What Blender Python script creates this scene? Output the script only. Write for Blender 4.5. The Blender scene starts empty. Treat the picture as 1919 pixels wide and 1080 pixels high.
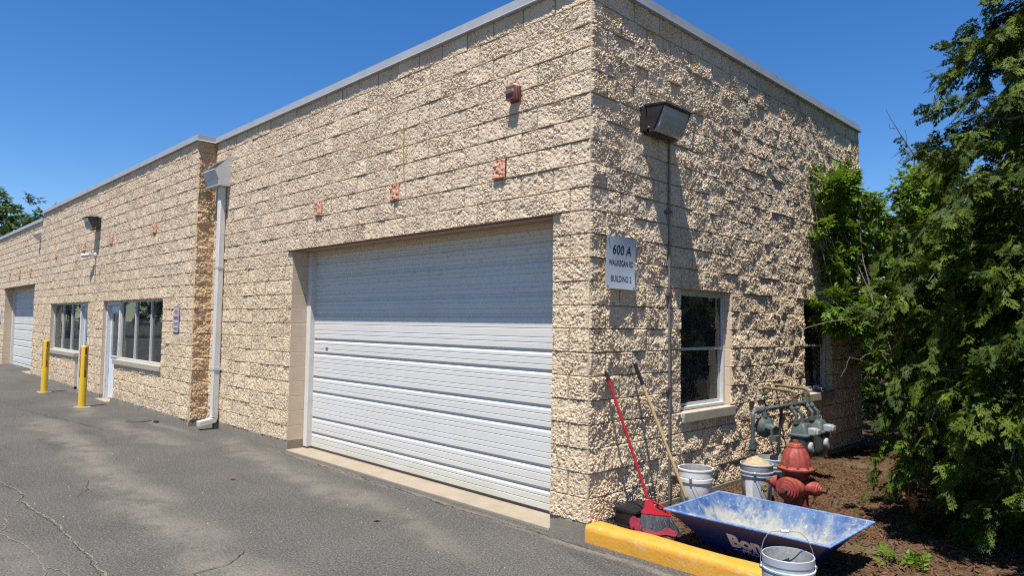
import bpy, bmesh, math, random
import numpy as np
from mathutils import Vector, Matrix
random.seed(7); rng=np.random.default_rng(11)
sc=bpy.context.scene
COL=sc.collection
rad=math.radians
C=.2032
# ------------------------------------------------------------------ materials
def mat(name, base, rough=.6, metal=0., spec=.5, var=None, vscale=4., vdetail=6., bump=None, bscale=40., bdist=.01, coord='Object', stretch=None, coat=0):
    m=bpy.data.materials.new(name); m.use_nodes=True
    nt=m.node_tree; b=nt.nodes['Principled BSDF']
    b.inputs['Roughness'].default_value=rough; b.inputs['Metallic'].default_value=metal
    b.inputs['Specular IOR Level'].default_value=spec
    b.inputs['Coat Weight'].default_value=coat
    b.inputs['Base Color'].default_value=(*base,1)
    tc=nt.nodes.new('ShaderNodeTexCoord'); src=tc.outputs[coord]
    if stretch:
        mp=nt.nodes.new('ShaderNodeMapping'); mp.inputs['Scale'].default_value=stretch
        nt.links.new(src,mp.inputs[0]); src=mp.outputs[0]
    m['_']=0
    if var:
        n=nt.nodes.new('ShaderNodeTexNoise'); n.inputs['Scale'].default_value=vscale; n.inputs['Detail'].default_value=vdetail; n.inputs['Roughness'].default_value=.65
        nt.links.new(src,n.inputs['Vector'])
        r=nt.nodes.new('ShaderNodeValToRGB'); r.color_ramp.elements[0].position=.35; r.color_ramp.elements[1].position=.68
        r.color_ramp.elements[0].color=(*base,1); r.color_ramp.elements[1].color=(*var,1)
        nt.links.new(n.outputs[0],r.inputs[0]); nt.links.new(r.outputs[0],b.inputs['Base Color'])
    if bump:
        n=nt.nodes.new('ShaderNodeTexNoise'); n.inputs['Scale'].default_value=bscale; n.inputs['Detail'].default_value=5
        nt.links.new(src,n.inputs['Vector'])
        bp=nt.nodes.new('ShaderNodeBump'); bp.inputs['Strength'].default_value=bump; bp.inputs['Distance'].default_value=bdist
        nt.links.new(n.outputs[0],bp.inputs['Height']); nt.links.new(bp.outputs[0],b.inputs['Normal'])
    return m
class G:
    """small helper to extend a material's node graph"""
    def __init__(s,m):
        s.m=m; s.t=m.node_tree; s.b=s.t.nodes['Principled BSDF']
        s.tc=next((n for n in s.t.nodes if n.type=='TEX_COORD'),None) or s.t.nodes.new('ShaderNodeTexCoord')
        s.sep=s.t.nodes.new('ShaderNodeSeparateXYZ'); s.t.links.new(s.tc.outputs['Object'],s.sep.inputs[0])
    def l(s,a,b): s.t.links.new(a,b)
    def col(s):
        i=s.b.inputs['Base Color']
        if i.is_linked: return i.links[0].from_socket
        r=s.t.nodes.new('ShaderNodeRGB'); r.outputs[0].default_value=i.default_value; return r.outputs[0]
    def noise(s,scale,detail=5,rough=.6,stretch=None,dist=0):
        n=s.t.nodes.new('ShaderNodeTexNoise'); n.inputs['Scale'].default_value=scale; n.inputs['Detail'].default_value=detail; n.inputs['Roughness'].default_value=rough; n.inputs['Distortion'].default_value=dist
        v=s.tc.outputs['Object']
        if stretch:
            mp=s.t.nodes.new('ShaderNodeMapping'); mp.inputs['Scale'].default_value=stretch; s.l(v,mp.inputs[0]); v=mp.outputs[0]
        s.l(v,n.inputs['Vector']); return n.outputs[0]
    def voro(s,scale,feature='F1',stretch=None,out='Distance'):
        n=s.t.nodes.new('ShaderNodeTexVoronoi'); n.feature=feature; n.inputs['Scale'].default_value=scale
        v=s.tc.outputs['Object']
        if stretch:
            mp=s.t.nodes.new('ShaderNodeMapping'); mp.inputs['Scale'].default_value=stretch; s.l(v,mp.inputs[0]); v=mp.outputs[0]
        s.l(v,n.inputs['Vector']); return n.outputs[out]
    def mr(s,x,a,b,c=0,d=1,smooth=True):
        n=s.t.nodes.new('ShaderNodeMapRange'); n.interpolation_type='SMOOTHSTEP' if smooth else 'LINEAR'
        for i,v in enumerate((a,b,c,d)): n.inputs[i+1].default_value=v
        s.l(x,n.inputs[0]); return n.outputs[0]
    def math(s,op,a,b=None):
        n=s.t.nodes.new('ShaderNodeMath'); n.operation=op
        for i,v in enumerate((a,b)):
            if v is None: continue
            if hasattr(v,'is_output'): s.l(v,n.inputs[i])
            else: n.inputs[i].default_value=v
        return n.outputs[0]
    def mix(s,fac,c2,c1=None,mode='MIX'):
        n=s.t.nodes.new('ShaderNodeMix'); n.data_type='RGBA'; n.blend_type=mode
        s.l(c1 if c1 is not None else s.col(),n.inputs[6])
        if hasattr(c2,'is_output'): s.l(c2,n.inputs[7])
        else: n.inputs[7].default_value=(*c2,1)
        if hasattr(fac,'is_output'): s.l(fac,n.inputs[0])
        else: n.inputs[0].default_value=fac
        s.l(n.outputs[2],s.b.inputs['Base Color']); return n.outputs[2]
    def bump(s,h,strength,dist):
        n=s.t.nodes.new('ShaderNodeBump'); n.inputs['Strength'].default_value=strength; n.inputs['Distance'].default_value=dist
        s.l(h,n.inputs['Height'])
        i=s.b.inputs['Normal']
        if i.is_linked: s.l(i.links[0].from_socket,n.inputs['Normal'])
        s.l(n.outputs[0],i)
M={}
# painted split-face block
m=mat('painted_split_face_block',(.66,.505,.330),rough=.85,spec=.2,var=(.695,.54,.36),vscale=1.2)
g=G(m)
g.mix(g.mr(g.noise(3.2,4),.52,.72,0,.6),(.62,.49,.355))            # weathered greyer patches
g.mix(g.mr(g.noise(26,3),.55,.7,0,.5),(.70,.55,.33))                # yellowish flecks where the aggregate shows
g.mix(g.math('MULTIPLY',g.mr(g.noise(44,2,.5),.565,.64,0,.9),g.mr(g.noise(6,4),.40,.58,.2,1)),(.15,.118,.08))               # darker unpainted pits
g.mix(g.mr(g.sep.outputs[2],1.6,3.2,0,.55),(.62,.49,.36))           # upper courses faded
g.mix(g.math('MULTIPLY',g.mr(g.noise(27,3,.6),.60,.68,0,.7),g.mr(g.noise(5,4),.42,.60,.1,1)),(.19,.15,.105))
g.bump(g.noise(95,4),.75,.011)
def attr(g,nm):
    n=g.t.nodes.new('ShaderNodeAttribute'); n.attribute_name=nm; return n.outputs['Fac']
c=g.col(); v=g.mr(attr(g,'tone'),0,1,.91,1.08,False); cb=g.t.nodes.new('ShaderNodeCombineColor'); [g.l(v,cb.inputs[i]) for i in range(3)]
g.mix(1.,cb.outputs[0],c,'MULTIPLY')
g.mix(g.math('MULTIPLY',attr(g,'joint'),.9),(.43,.335,.23))
g.mix(g.math('MULTIPLY',g.mr(g.sep.outputs[2],.45,.0,0,1),g.mr(g.noise(5,6,.7,(1,1,.5)),.45,.65,0,.5)),(.40,.32,.225))   # splash dirt near the ground
g.mix(g.mr(g.noise(2.2,6,.7,(2.4,2.4,.22)),.60,.74,0,.35),(.40,.33,.25))   # faint run-off streaks
M['block']=m
m=mat('shaded_return_block',(.50,.345,.195),rough=.85,spec=.25,var=(.56,.40,.245),vscale=2); g=G(m); g.bump(g.noise(90,4),.4,.004); M['block_return']=m  # return face only: grazing shade and orange bounce put into the colour
m=mat('red_split_face',(.56,.25,.15),rough=.9,spec=.2,var=(.60,.36,.25),vscale=30); M['redblock']=m
m=mat('smooth_painted_block',(.56,.44,.315),rough=.7,spec=.3,var=(.52,.40,.28),vscale=5,bump=.25,bscale=120,bdist=.003); M['smooth']=m
g=G(m); q=g.math('PINGPONG',g.math('SUBTRACT',g.sep.outputs[2],.0),C/2); g.mix(g.mr(q,.0028,.0045,.45,0),(.25,.195,.135)); g.bump(g.mr(q,.002,.007,0,1),.6,.006)
m=mat('concrete',(.25,.215,.165),rough=.9,spec=.2,var=(.18,.155,.12),vscale=4,bump=.4,bscale=60,bdist=.006); g=G(m); g.mix(g.mr(g.voro(38),0,.22,.7,0),(.10,.09,.075)); M['concrete']=m
m=mat('apron_concrete',(.30,.245,.18),rough=.9,spec=.2,var=(.25,.205,.15),vscale=5,bump=.3,bscale=80,bdist=.004); M['apron']=m
m=mat('sill_concrete',(.38,.335,.265),rough=.85,spec=.2,var=(.31,.27,.215),vscale=9,bump=.2,bscale=80,bdist=.003); M['sill']=m
M['coping']=mat('grey_metal_coping',(.36,.365,.37),rough=.5,metal=.1,var=(.31,.315,.32),vscale=2.5)
M['galv']=mat('grey_painted_sheet_metal',(.52,.53,.53),rough=.45,metal=.2,var=(.46,.47,.47),vscale=3)
M['pipewhite']=mat('off_white_painted_metal',(.60,.575,.53),rough=.5,var=(.54,.51,.46),vscale=6)
m=mat('white_steel_door',(.60,.575,.53),rough=.55,spec=.2,var=(.565,.54,.495),vscale=1.4)
g=G(m)
g.mix(g.math('MULTIPLY',g.mr(g.sep.outputs[2],.30,-.1,0,1),g.mr(g.noise(2.2,5,.6,(1,1,3)),.35,.65,.2,.6)),(.46,.44,.30))
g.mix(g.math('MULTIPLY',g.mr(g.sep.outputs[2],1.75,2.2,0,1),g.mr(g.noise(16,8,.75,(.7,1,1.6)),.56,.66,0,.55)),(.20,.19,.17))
g.mix(g.mr(g.noise(1.6,5,.6,(.15,1,2.5)),.54,.75,0,.25),(.40,.40,.37))
M['door']=m
M['whiteframe']=mat('white_window_frame',(.52,.515,.49),rough=.5,var=(.45,.44,.41),vscale=8)
m=mat('peeling_white_wood',(.60,.585,.55),rough=.7,var=(.55,.54,.50),vscale=8); g=G(m)
g.mix(g.mr(g.noise(14,6,.7,(2.5,2.5,.5)),.56,.62,0,.8),(.22,.185,.145)); M['peel']=m
M['doorpaint']=mat('white_painted_door',(.62,.65,.68),rough=.4,var=(.57,.60,.63),vscale=4)
M['black']=mat('black_plastic',(.012,.012,.013),rough=.35,var=(.022,.022,.022),vscale=20)
m=mat('dusty_black_plastic',(.010,.010,.011),rough=.38,spec=.4); g=G(m)
g.math
g.mix(g.math('MULTIPLY',g.mr(g.noise(22,8,.7),.56,.68,0,.5),g.mr(g.sep.outputs[2],.145,.16,0,1)),(.13,.125,.12)); M['bin']=m
M['bronze']=mat('dark_bronze_metal',(.018,.017,.018),rough=.42,metal=.2,var=(.035,.033,.032),vscale=14)
M['bronzetop']=mat('dust_on_metal',(.30,.27,.23),rough=.8,var=(.12,.11,.10),vscale=40)
m=mat('ribbed_lamp_glass',(.30,.30,.275),rough=.18,spec=.6,var=(.38,.38,.35),vscale=10); M['lens']=m
M['conduit']=mat('weathered_conduit',(.20,.195,.18),rough=.55,metal=.4,var=(.13,.12,.105),vscale=8)
m=mat('aluminium_sign_face',(.60,.66,.72),rough=.4,metal=.25,var=(.66,.71,.76),vscale=3,stretch=(1,1,.3)); M['sign']=m
M['signwhite']=mat('faded_white_sign_face',(.44,.43,.46),rough=.4,var=(.38,.37,.40),vscale=8)
M['ink']=mat('black_lettering',(.012,.012,.014),rough=.5)
M['inkred']=mat('faded_red_lettering',(.24,.05,.09),rough=.5)
M['inkblue']=mat('faded_purple_lettering',(.14,.10,.17),rough=.5)
M['inkwhite']=mat('worn_white_lettering',(.62,.64,.68),rough=.6,var=(.26,.29,.40),vscale=50)
m=mat('yellow_curb_paint',(.50,.235,.022),rough=.7,spec=.3,var=(.55,.275,.04),vscale=5,bump=.5,bscale=45,bdist=.006); g=G(m)
g.mix(g.mr(g.noise(11,8,.75),.52,.68,0,.7),(.47,.33,.17)); g.mix(g.mr(g.noise(60,3),.64,.72,0,.8),(.14,.11,.07)); g.mix(g.mr(g.noise(3.5,8,.75),.58,.68,0,.5),(.25,.17,.08)); M['curb']=m
M['yellow']=mat('yellow_bollard_plastic',(.66,.42,.025),rough=.35,spec=.5,var=(.60,.37,.02),vscale=3)
M['redtape']=mat('red_reflector',(.22,.02,.012),rough=.3)
M['blacktape']=mat('black_stripe_tape',(.015,.014,.012),rough=.4)
m=mat('blue_trough_outside',(.006,.016,.10),rough=.4,spec=.4,var=(.008,.02,.125),vscale=6); g=G(m)
g.mix(g.mr(g.noise(60,4),.66,.74,0,.4),(.20,.24,.34)); M['blueout']=m
m=mat('blue_trough_inside_with_cement',(.018,.055,.17),rough=.65,spec=.15,var=(.04,.095,.215),vscale=6); g=G(m)
z=g.mr(g.sep.outputs[2],.24,.0,-.11,.17,False)
n=g.math('ADD',g.math('ADD',g.math('MULTIPLY',g.noise(6,9,.74,(1.2,1.2,.7)),.72),g.math('MULTIPLY',g.noise(38,5,.7,(1,1,.35)),.28)),z)
g.mix(g.mr(g.noise(3,6,.7),.35,.65,.0,.30),(.20,.27,.33)); g.mix(g.mr(n,.36,.58,0,.92),(.33,.32,.25)); g.mix(g.mr(g.noise(30,6,.7),.60,.68,0,.6),(.52,.53,.50)); M['bluein']=m
M['bluerim']=mat('blue_rim_scuffed',(.045,.12,.34),rough=.5,var=(.24,.31,.44),vscale=18)
m=mat('hydrant_red_paint',(.19,.024,.022),rough=.6,spec=.3,var=(.30,.062,.045),vscale=7,bump=.3,bscale=50,bdist=.004); g=G(m)
g.mix(g.mr(g.noise(17,8,.75,(1,1,.45)),.50,.60,0,.75),(.34,.115,.05)); g.mix(g.mr(g.noise(40,4),.66,.74,0,.7),(.08,.03,.02)); M['hydrant']=m
M['hydrant_dark']=mat('hydrant_dark_red_barrel',(.16,.022,.018),rough=.55,var=(.10,.02,.016),vscale=9,bump=.3,bscale=50,bdist=.004)
M['rust']=mat('rusty_iron',(.10,.04,.022),rough=.8,var=(.05,.025,.016),vscale=25)
M['gas']=mat('grey_green_gas_paint',(.085,.108,.102),rough=.5,spec=.35,var=(.05,.066,.062),vscale=9)
M['gaslight']=mat('light_grey_meter_index',(.33,.34,.33),rough=.35,var=(.26,.27,.27),vscale=9)
M['gasdark']=mat('dark_meter_body',(.035,.045,.045),rough=.5,var=(.05,.06,.06),vscale=8)
M['brass']=mat('brown_iron_pipe',(.20,.155,.085),rough=.55,metal=.3,var=(.13,.10,.06),vscale=12)
m=mat('dusty_white_pail',(.72,.71,.67),rough=.5,var=(.62,.61,.57),vscale=7); g=G(m); g.mix(g.mr(g.noise(22,6,.7),.62,.70,0,.5),(.33,.31,.27)); M['pailwhite']=m
m=mat('grey_pail',(.40,.42,.45),rough=.45,var=(.35,.365,.39),vscale=6); g=G(m); g.mix(g.mr(g.noise(18,6,.7),.60,.70,0,.45),(.47,.45,.41)); M['pailgrey']=m
m=mat('cement_lined_pail',(.33,.33,.31),rough=.9,var=(.22,.22,.21),vscale=28,bump=.4,bscale=90,bdist=.004); M['pailin']=m
M['label']=mat('pale_pail_label',(.42,.46,.54),rough=.4,var=(.36,.40,.49),vscale=6)
M['label2']=mat('tan_pail_label',(.40,.35,.27),rough=.5,var=(.33,.29,.23),vscale=30)
M['gold']=mat('gold_print',(.30,.22,.09),rough=.5)
M['wire']=mat('steel_wire',(.33,.33,.34),rough=.4,metal=.6)
M['grip']=mat('white_plastic_grip',(.62,.62,.60),rough=.4)
m=mat('tan_sand',(.40,.31,.19),rough=.95,spec=.1,var=(.30,.225,.13),vscale=22,bump=.8,bscale=70,bdist=.01); M['sand']=m
M['redplastic']=mat('red_plastic',(.42,.012,.022),rough=.3,spec=.5,var=(.36,.012,.02),vscale=8)
M['bristle']=mat('grey_bristles',(.035,.04,.045),rough=.55,var=(.11,.12,.13),vscale=60,stretch=(1,1,.05))
m=mat('maroon_cloth',(.17,.018,.032),rough=.95,spec=.1,var=(.22,.03,.045),vscale=20,bump=.5,bscale=160,bdist=.003); M['cloth']=m
M['wood']=mat('pale_wood_handle',(.47,.32,.16),rough=.6,var=(.40,.26,.12),vscale=10,stretch=(6,6,.5))
M['steel']=mat('worn_steel',(.25,.25,.25),rough=.5,metal=.6,var=(.16,.15,.14),vscale=20)
M['wreath']=mat('crimson_tinsel',(.38,.02,.06),rough=.5)
M['alarmred']=mat('red_alarm_plastic',(.17,.045,.04),rough=.45,var=(.13,.035,.032),vscale=8)
M['alarmlens']=mat('clear_strobe_lens',(.45,.47,.38),rough=.15,spec=.6)
M['camwhite']=mat('grey_camera_shell',(.50,.50,.48),rough=.4)
M['iron']=mat('cast_iron',(.045,.042,.04),rough=.7,var=(.08,.075,.07),vscale=30,bump=.5,bscale=60,bdist=.006)
M['interior']=mat('dark_interior',(.05,.05,.048),rough=.9)
M['roof']=mat('roof_membrane',(.25,.25,.25),rough=.9)
M['curtain']=mat('dark_curtain',(.035,.038,.04),rough=.9,var=(.06,.062,.062),vscale=14,stretch=(1,1,.08))
def glassmat(name,tint,inc=1.5,screen=0.):
    m=bpy.data.materials.new(name); m.use_nodes=True; t=m.node_tree; t.nodes.clear()
    o=t.nodes.new('ShaderNodeOutputMaterial'); mx=t.nodes.new('ShaderNodeMixShader'); f=t.nodes.new('ShaderNodeFresnel'); f.inputs[0].default_value=inc
    tr=t.nodes.new('ShaderNodeBsdfTransparent'); tr.inputs[0].default_value=(*tint,1)
    gl=t.nodes.new('ShaderNodeBsdfGlossy'); gl.inputs['Roughness'].default_value=.015; gl.inputs[0].default_value=(.85,.9,.9,1)
    df=t.nodes.new('ShaderNodeBsdfDiffuse'); df.inputs[0].default_value=(.30,.31,.30,1); m2=t.nodes.new('ShaderNodeMixShader'); m2.inputs[0].default_value=screen
    nz=t.nodes.new('ShaderNodeTexNoise'); nz.inputs['Scale'].default_value=6; nz.inputs['Detail'].default_value=7; tcn=t.nodes.new('ShaderNodeTexCoord'); t.links.new(tcn.outputs['Object'],nz.inputs['Vector'])
    rg_=t.nodes.new('ShaderNodeMapRange'); rg_.inputs[1].default_value=.3; rg_.inputs[2].default_value=.7; rg_.inputs[3].default_value=screen*.5; rg_.inputs[4].default_value=screen*1.6; t.links.new(nz.outputs[0],rg_.inputs[0]); t.links.new(rg_.outputs[0],m2.inputs[0])
    t.links.new(tr.outputs[0],m2.inputs[1]); t.links.new(df.outputs[0],m2.inputs[2])
    t.links.new(f.outputs[0],mx.inputs[0]); t.links.new(m2.outputs[0],mx.inputs[1]); t.links.new(gl.outputs[0],mx.inputs[2]); t.links.new(mx.outputs[0],o.inputs[0])
    return m
M['glass']=glassmat('window_glass',(.55,.58,.56),1.5,.09)
# foliage
def leafmat(name,c1,c2,vs=1.3,rough=.5,trans=.25,c3=None):
    m=mat(name,c1,rough=rough,spec=.16,var=c2,vscale=vs,vdetail=3); g=G(m)
    if c3: g.mix(g.mr(g.noise(7,3),.60,.72,0,.7),c3)
    t=m.node_tree; tb=t.nodes.new('ShaderNodeBsdfTranslucent'); mx=t.nodes.new('ShaderNodeMixShader'); mx.inputs[0].default_value=trans
    h=t.nodes.new('ShaderNodeHueSaturation'); h.inputs['Value'].default_value=1.5; h.inputs['Hue'].default_value=.485
    g.l(g.col(),h.inputs['Color']); g.l(h.outputs[0],tb.inputs[0])
    o=next(n for n in t.nodes if n.type=='OUTPUT_MATERIAL')
    g.l(g.b.outputs[0],mx.inputs[1]); g.l(tb.outputs[0],mx.inputs[2]); g.l(mx.outputs[0],o.inputs[0])
    return m
M['cedar']=leafmat('cedar_sprays',(.020,.037,.006),(.095,.132,.011),3.2,.6,.14,(.23,.235,.03))
M['cedardead']=leafmat('brown_dead_spray',(.26,.11,.03),(.20,.09,.03),8,.7,.1)
M['leaf']=leafmat('leafy_green',(.065,.135,.010),(.16,.235,.022),1.5,.45,.3)
M['leafdark']=leafmat('mid_green_leaves',(.035,.08,.010),(.07,.125,.016),1.2,.45,.22)
M['leaffar']=leafmat('distant_leaves',(.035,.07,.020),(.075,.105,.022),.35,.6,.2)
M['bark']=mat('grey_brown_bark',(.12,.095,.07),rough=.9,var=(.065,.05,.038),vscale=14,stretch=(3,3,.6),bump=.6,bscale=30,bdist=.01)
M['twig']=mat('grey_dead_twig',(.20,.17,.135),rough=.9,var=(.12,.10,.08),vscale=20)
M['twigdark']=mat('dark_twig',(.045,.035,.03),rough=.9,var=(.08,.065,.05),vscale=20)
# asphalt
m=mat('weathered_asphalt',(.070,.064,.056),rough=.95,spec=.12,var=(.094,.086,.075),vscale=.55,vdetail=8); g=G(m)
S=(1,1,0.001)
g.mix(g.mr(g.noise(.9,6,.6,(.35,1.6,0.001)),.53,.70,0,.5),(.036,.034,.034))            # sealed darker streaks along the lane
g.mix(g.mr(g.voro(75,'F1',S),.05,.34,.75,0),(.23,.215,.19))                            # pale aggregate
g.mix(g.mr(g.voro(47,'F1',S),.0,.24,.85,0),(.012,.011,.011))
gn=g.math('ADD',g.mr(g.noise(62,2,.6,S),.36,.64,.62,1.42,False),g.mr(g.noise(24,3,.6,S),.3,.7,-.12,.12,False))
cb_=g.t.nodes.new('ShaderNodeCombineColor'); [g.l(gn,cb_.inputs[i]) for i in range(3)]
g.mix(1.,cb_.outputs[0],None,'MULTIPLY')
def band(x0,y0,x1,y1,w):
    """soft strip of blown sand lying along a line on the ground"""
    L=math.hypot(x1-x0,y1-y0); ux,uy=(x1-x0)/L,(y1-y0)/L
    X=g.math('SUBTRACT',g.sep.outputs[0],x0); Y=g.math('SUBTRACT',g.sep.outputs[1],y0)
    a=g.math('ADD',g.math('MULTIPLY',X,ux),g.math('MULTIPLY',Y,uy)); p=g.math('ADD',g.math('MULTIPLY',X,-uy),g.math('MULTIPLY',Y,ux))
    wob=g.math('MULTIPLY',g.math('SUBTRACT',g.noise(.8,4,.6,S),.5),w*3)
    p=g.math('ABSOLUTE',g.math('ADD',p,wob))
    k=g.mr(p,w,0,0,1)
    k=g.math('MULTIPLY',k,g.math('MULTIPLY',g.mr(a,-.5,.5,0,1),g.mr(a,L+.5,L-.5,0,1)))
    return g.math('MULTIPLY',k,g.mr(g.noise(3.2,7,.7,S),.30,.62,.15,1))
for args,kk in (((-10.5,-1.9,-.6,-2.45,.42),.62),((-6.6,-.35,-2.2,-.75,.34),.55),((-9.6,-1.2,-6.3,-1.0,.30),.5),((-3.0,-.45,-.3,-1.0,.22),.4),((-13.0,-.95,-10.4,-1.1,.3),.5),((-9.5,-.6,-7.5,-.52,.14),.5),((-5.4,-.13,1.4,-.17,.07),.75),((-5,-3.6,-2,-3.45,.3),.35)):
    k=g.math('MULTIPLY',g.math('MULTIPLY',band(*args),kk),g.mr(g.noise(50,2,.6,S),.35,.6,.45,1.))
    g.mix(k,(.215,.188,.145))
g.bump(g.noise(170,3,.6,S),.6,.006); g.bump(g.voro(95,'F1',S),.5,.005); g.bump(g.noise(2.5,4,.5,S),.25,.02)
M['asphalt']=m
m=mat('bark_mulch',(.075,.044,.022),rough=.95,spec=.1,var=(.14,.085,.045),vscale=16,vdetail=8,bump=1.,bscale=45,bdist=.03); g=G(m)
g.mix(g.mr(g.noise(1.2,5),.5,.7,0,.55),(.17,.125,.085)); g.bump(g.voro(60,'F1'),.8,.02); M['mulch']=m
M['chip1']=mat('mulch_chip_brown',(.15,.082,.045),rough=.95,spec=.1,var=(.075,.042,.025),vscale=6)
M['crack']=mat('sand_filled_crack',(.19,.165,.125),rough=.95,spec=.1,var=(.11,.10,.08),vscale=25)
M['crackdark']=mat('open_crack',(.045,.042,.038),rough=.95,spec=.1)
M['whitebits']=mat('pale_grit',(.5,.48,.44),rough=.8)
M['oppo']=mat('facing_brick_building',(.20,.155,.12),rough=.9,var=(.16,.125,.10),vscale=1)
# ------------------------------------------------------------------ object helpers
WO={}
def tag(o,label=None,cat=None,group=None,kind=None):
    if label: o['label']=label
    if cat: o['category']=cat
    if group: o['group']=group
    if kind: o['kind']=kind
    return o
def thing(name,label,cat,loc=(0,0,0),group=None):
    o=bpy.data.objects.new(name,None); COL.objects.link(o); o.location=loc; o.empty_display_size=.1
    WO[o.name]=Vector(loc); return tag(o,label,cat,group)
def link(name,me,material,parent):
    o=bpy.data.objects.new(name,me); COL.objects.link(o)
    if material: me.materials.append(material)
    if parent: o.parent=parent
    return o
def np_mesh(name,V,F,material,parent=None,origin=None,smooth=True,sharp=None):
    """V (N,3) world coordinates, F (M,k) indices (k constant)"""
    V=np.asarray(V,np.float32); F=np.asarray(F,np.int32)
    og=WO[parent.name] if parent else Vector(origin or (0,0,0))
    V=V-np.array(og,np.float32)
    me=bpy.data.meshes.new(name); k=F.shape[1]
    me.vertices.add(len(V)); me.vertices.foreach_set('co',V.ravel())
    me.loops.add(F.size); me.loops.foreach_set('vertex_index',F.ravel())
    me.polygons.add(len(F)); me.polygons.foreach_set('loop_start',np.arange(0,F.size,k,dtype=np.int32))
    me.polygons.foreach_set('use_smooth',np.full(len(F),bool(smooth)))
    me.update(calc_edges=True); me.validate()
    o=link(name,me,material,parent)
    if not parent: o.location=og
    WO[o.name]=og
    return o
class MB:
    def __init__(s): s.v=[]; s.f=[]
    def add(s,vs,fs):
        n=len(s.v); s.v+=[Vector(p) for p in vs]; s.f+=[[i+n for i in f] for f in fs]; return s
    def box(s,a,b):
        x0,x1=sorted((a[0],b[0])); y0,y1=sorted((a[1],b[1])); z0,z1=sorted((a[2],b[2]))
        return s.add([(x0,y0,z0),(x1,y0,z0),(x1,y1,z0),(x0,y1,z0),(x0,y0,z1),(x1,y0,z1),(x1,y1,z1),(x0,y1,z1)],
            [(0,3,2,1),(4,5,6,7),(0,1,5,4),(1,2,6,5),(2,3,7,6),(3,0,4,7)])
    def hexa(s,p): # 8 points: bottom 4 ccw, top 4 ccw
        return s.add(p,[(0,3,2,1),(4,5,6,7),(0,1,5,4),(1,2,6,5),(2,3,7,6),(3,0,4,7)])
    def prism(s,poly,fn,d0,d1):
        n=len(poly); vs=[fn(a,b,d0) for a,b in poly]+[fn(a,b,d1) for a,b in poly]
        fs=[[i,(i+1)%n,n+(i+1)%n,n+i] for i in range(n)]+[list(range(n))[::-1],list(range(n,2*n))]
        return s.add(vs,fs)
    def tube(s,pts,r,n=8,cap=True):
        pts=[Vector(p) for p in pts]; m=len(pts); R=r if hasattr(r,'__len__') else [r]*m
        base=len(s.v); prev=None
        for i,p in enumerate(pts):
            t=(pts[min(i+1,m-1)]-pts[max(i-1,0)]).normalized()
            if prev is None:
                a=Vector((0,0,1)) if abs(t.z)<.9 else Vector((1,0,0)); u=t.cross(a).normalized()
            else:
                u=(prev-t*prev.dot(t)); u=u.normalized() if u.length>1e-6 else t.orthogonal().normalized()
            prev=u; w=t.cross(u)
            for k in range(n):
                a=2*math.pi*k/n; s.v.append(p+(u*math.cos(a)+w*math.sin(a))*R[i])
        for i in range(m-1):
            for k in range(n):
                a=base+i*n+k; b=base+i*n+(k+1)%n; s.f.append([a,b,b+n,a+n])
        if cap:
            s.f.append([base+k for k in range(n)][::-1]); s.f.append([base+(m-1)*n+k for k in range(n)])
        return s
    def lathe(s,o,prof,n=24,axis='z',fl=0,nf=0,cap=False,dirv=None):
        """profile of (radius, height) turned about an axis through o; fl,nf = fluting depth and count"""
        o=Vector(o); base=len(s.v)
        w=Vector(dirv).normalized() if dirv else {'x':Vector((1,0,0)),'y':Vector((0,1,0)),'z':Vector((0,0,1))}[axis]
        u=w.orthogonal().normalized() if axis!='z' or dirv else Vector((1,0,0)); v=w.cross(u)
        for r,h in prof:
            for k in range(n):
                a=2*math.pi*k/n; rr=r*(1+fl*math.cos(nf*a)) if fl else r
                s.v.append(o+w*h+(u*math.cos(a)+v*math.sin(a))*rr)
        for i in range(len(prof)-1):
            for k in range(n):
                a=base+i*n+k; b=base+i*n+(k+1)%n; s.f.append([a,b,b+n,a+n])
        if cap:
            s.f.append([base+k for k in range(n)][::-1]); s.f.append([base+(len(prof)-1)*n+k for k in range(n)])
        return s
    def ball(s,c,r,n=12,m=8,sc=(1,1,1)):
        prof=[(max(r*math.sin(math.pi*i/m),1e-4),-r*math.cos(math.pi*i/m)) for i in range(m+1)]
        b=len(s.v); s.lathe((0,0,0),prof,n)
        for i in range(b,len(s.v)):
            p=s.v[i]; s.v[i]=Vector((p.x*sc[0]+c[0],p.y*sc[1]+c[1],p.z*sc[2]+c[2]))
        return s
    def build(s,name,material,parent=None,origin=None,smooth=True,angle=32,bevel=0,seg=2):
        og=WO[parent.name] if parent else Vector(origin or (0,0,0))
        me=bpy.data.meshes.new(name); me.from_pydata([tuple(p-og) for p in s.v],[],s.f); me.update()
        bm=bmesh.new(); bm.from_mesh(me); bmesh.ops.recalc_face_normals(bm,faces=bm.faces); bm.to_mesh(me); bm.free()
        if smooth:
            me.shade_smooth(); me.set_sharp_from_angle(angle=rad(angle))
        o=link(name,me,material,parent); WO[o.name]=og
        if not parent: o.location=og
        if bevel:
            md=o.modifiers.new('bevel','BEVEL'); md.width=bevel; md.segments=seg; md.limit_method='ANGLE'; md.angle_limit=rad(40)
        return o
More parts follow.
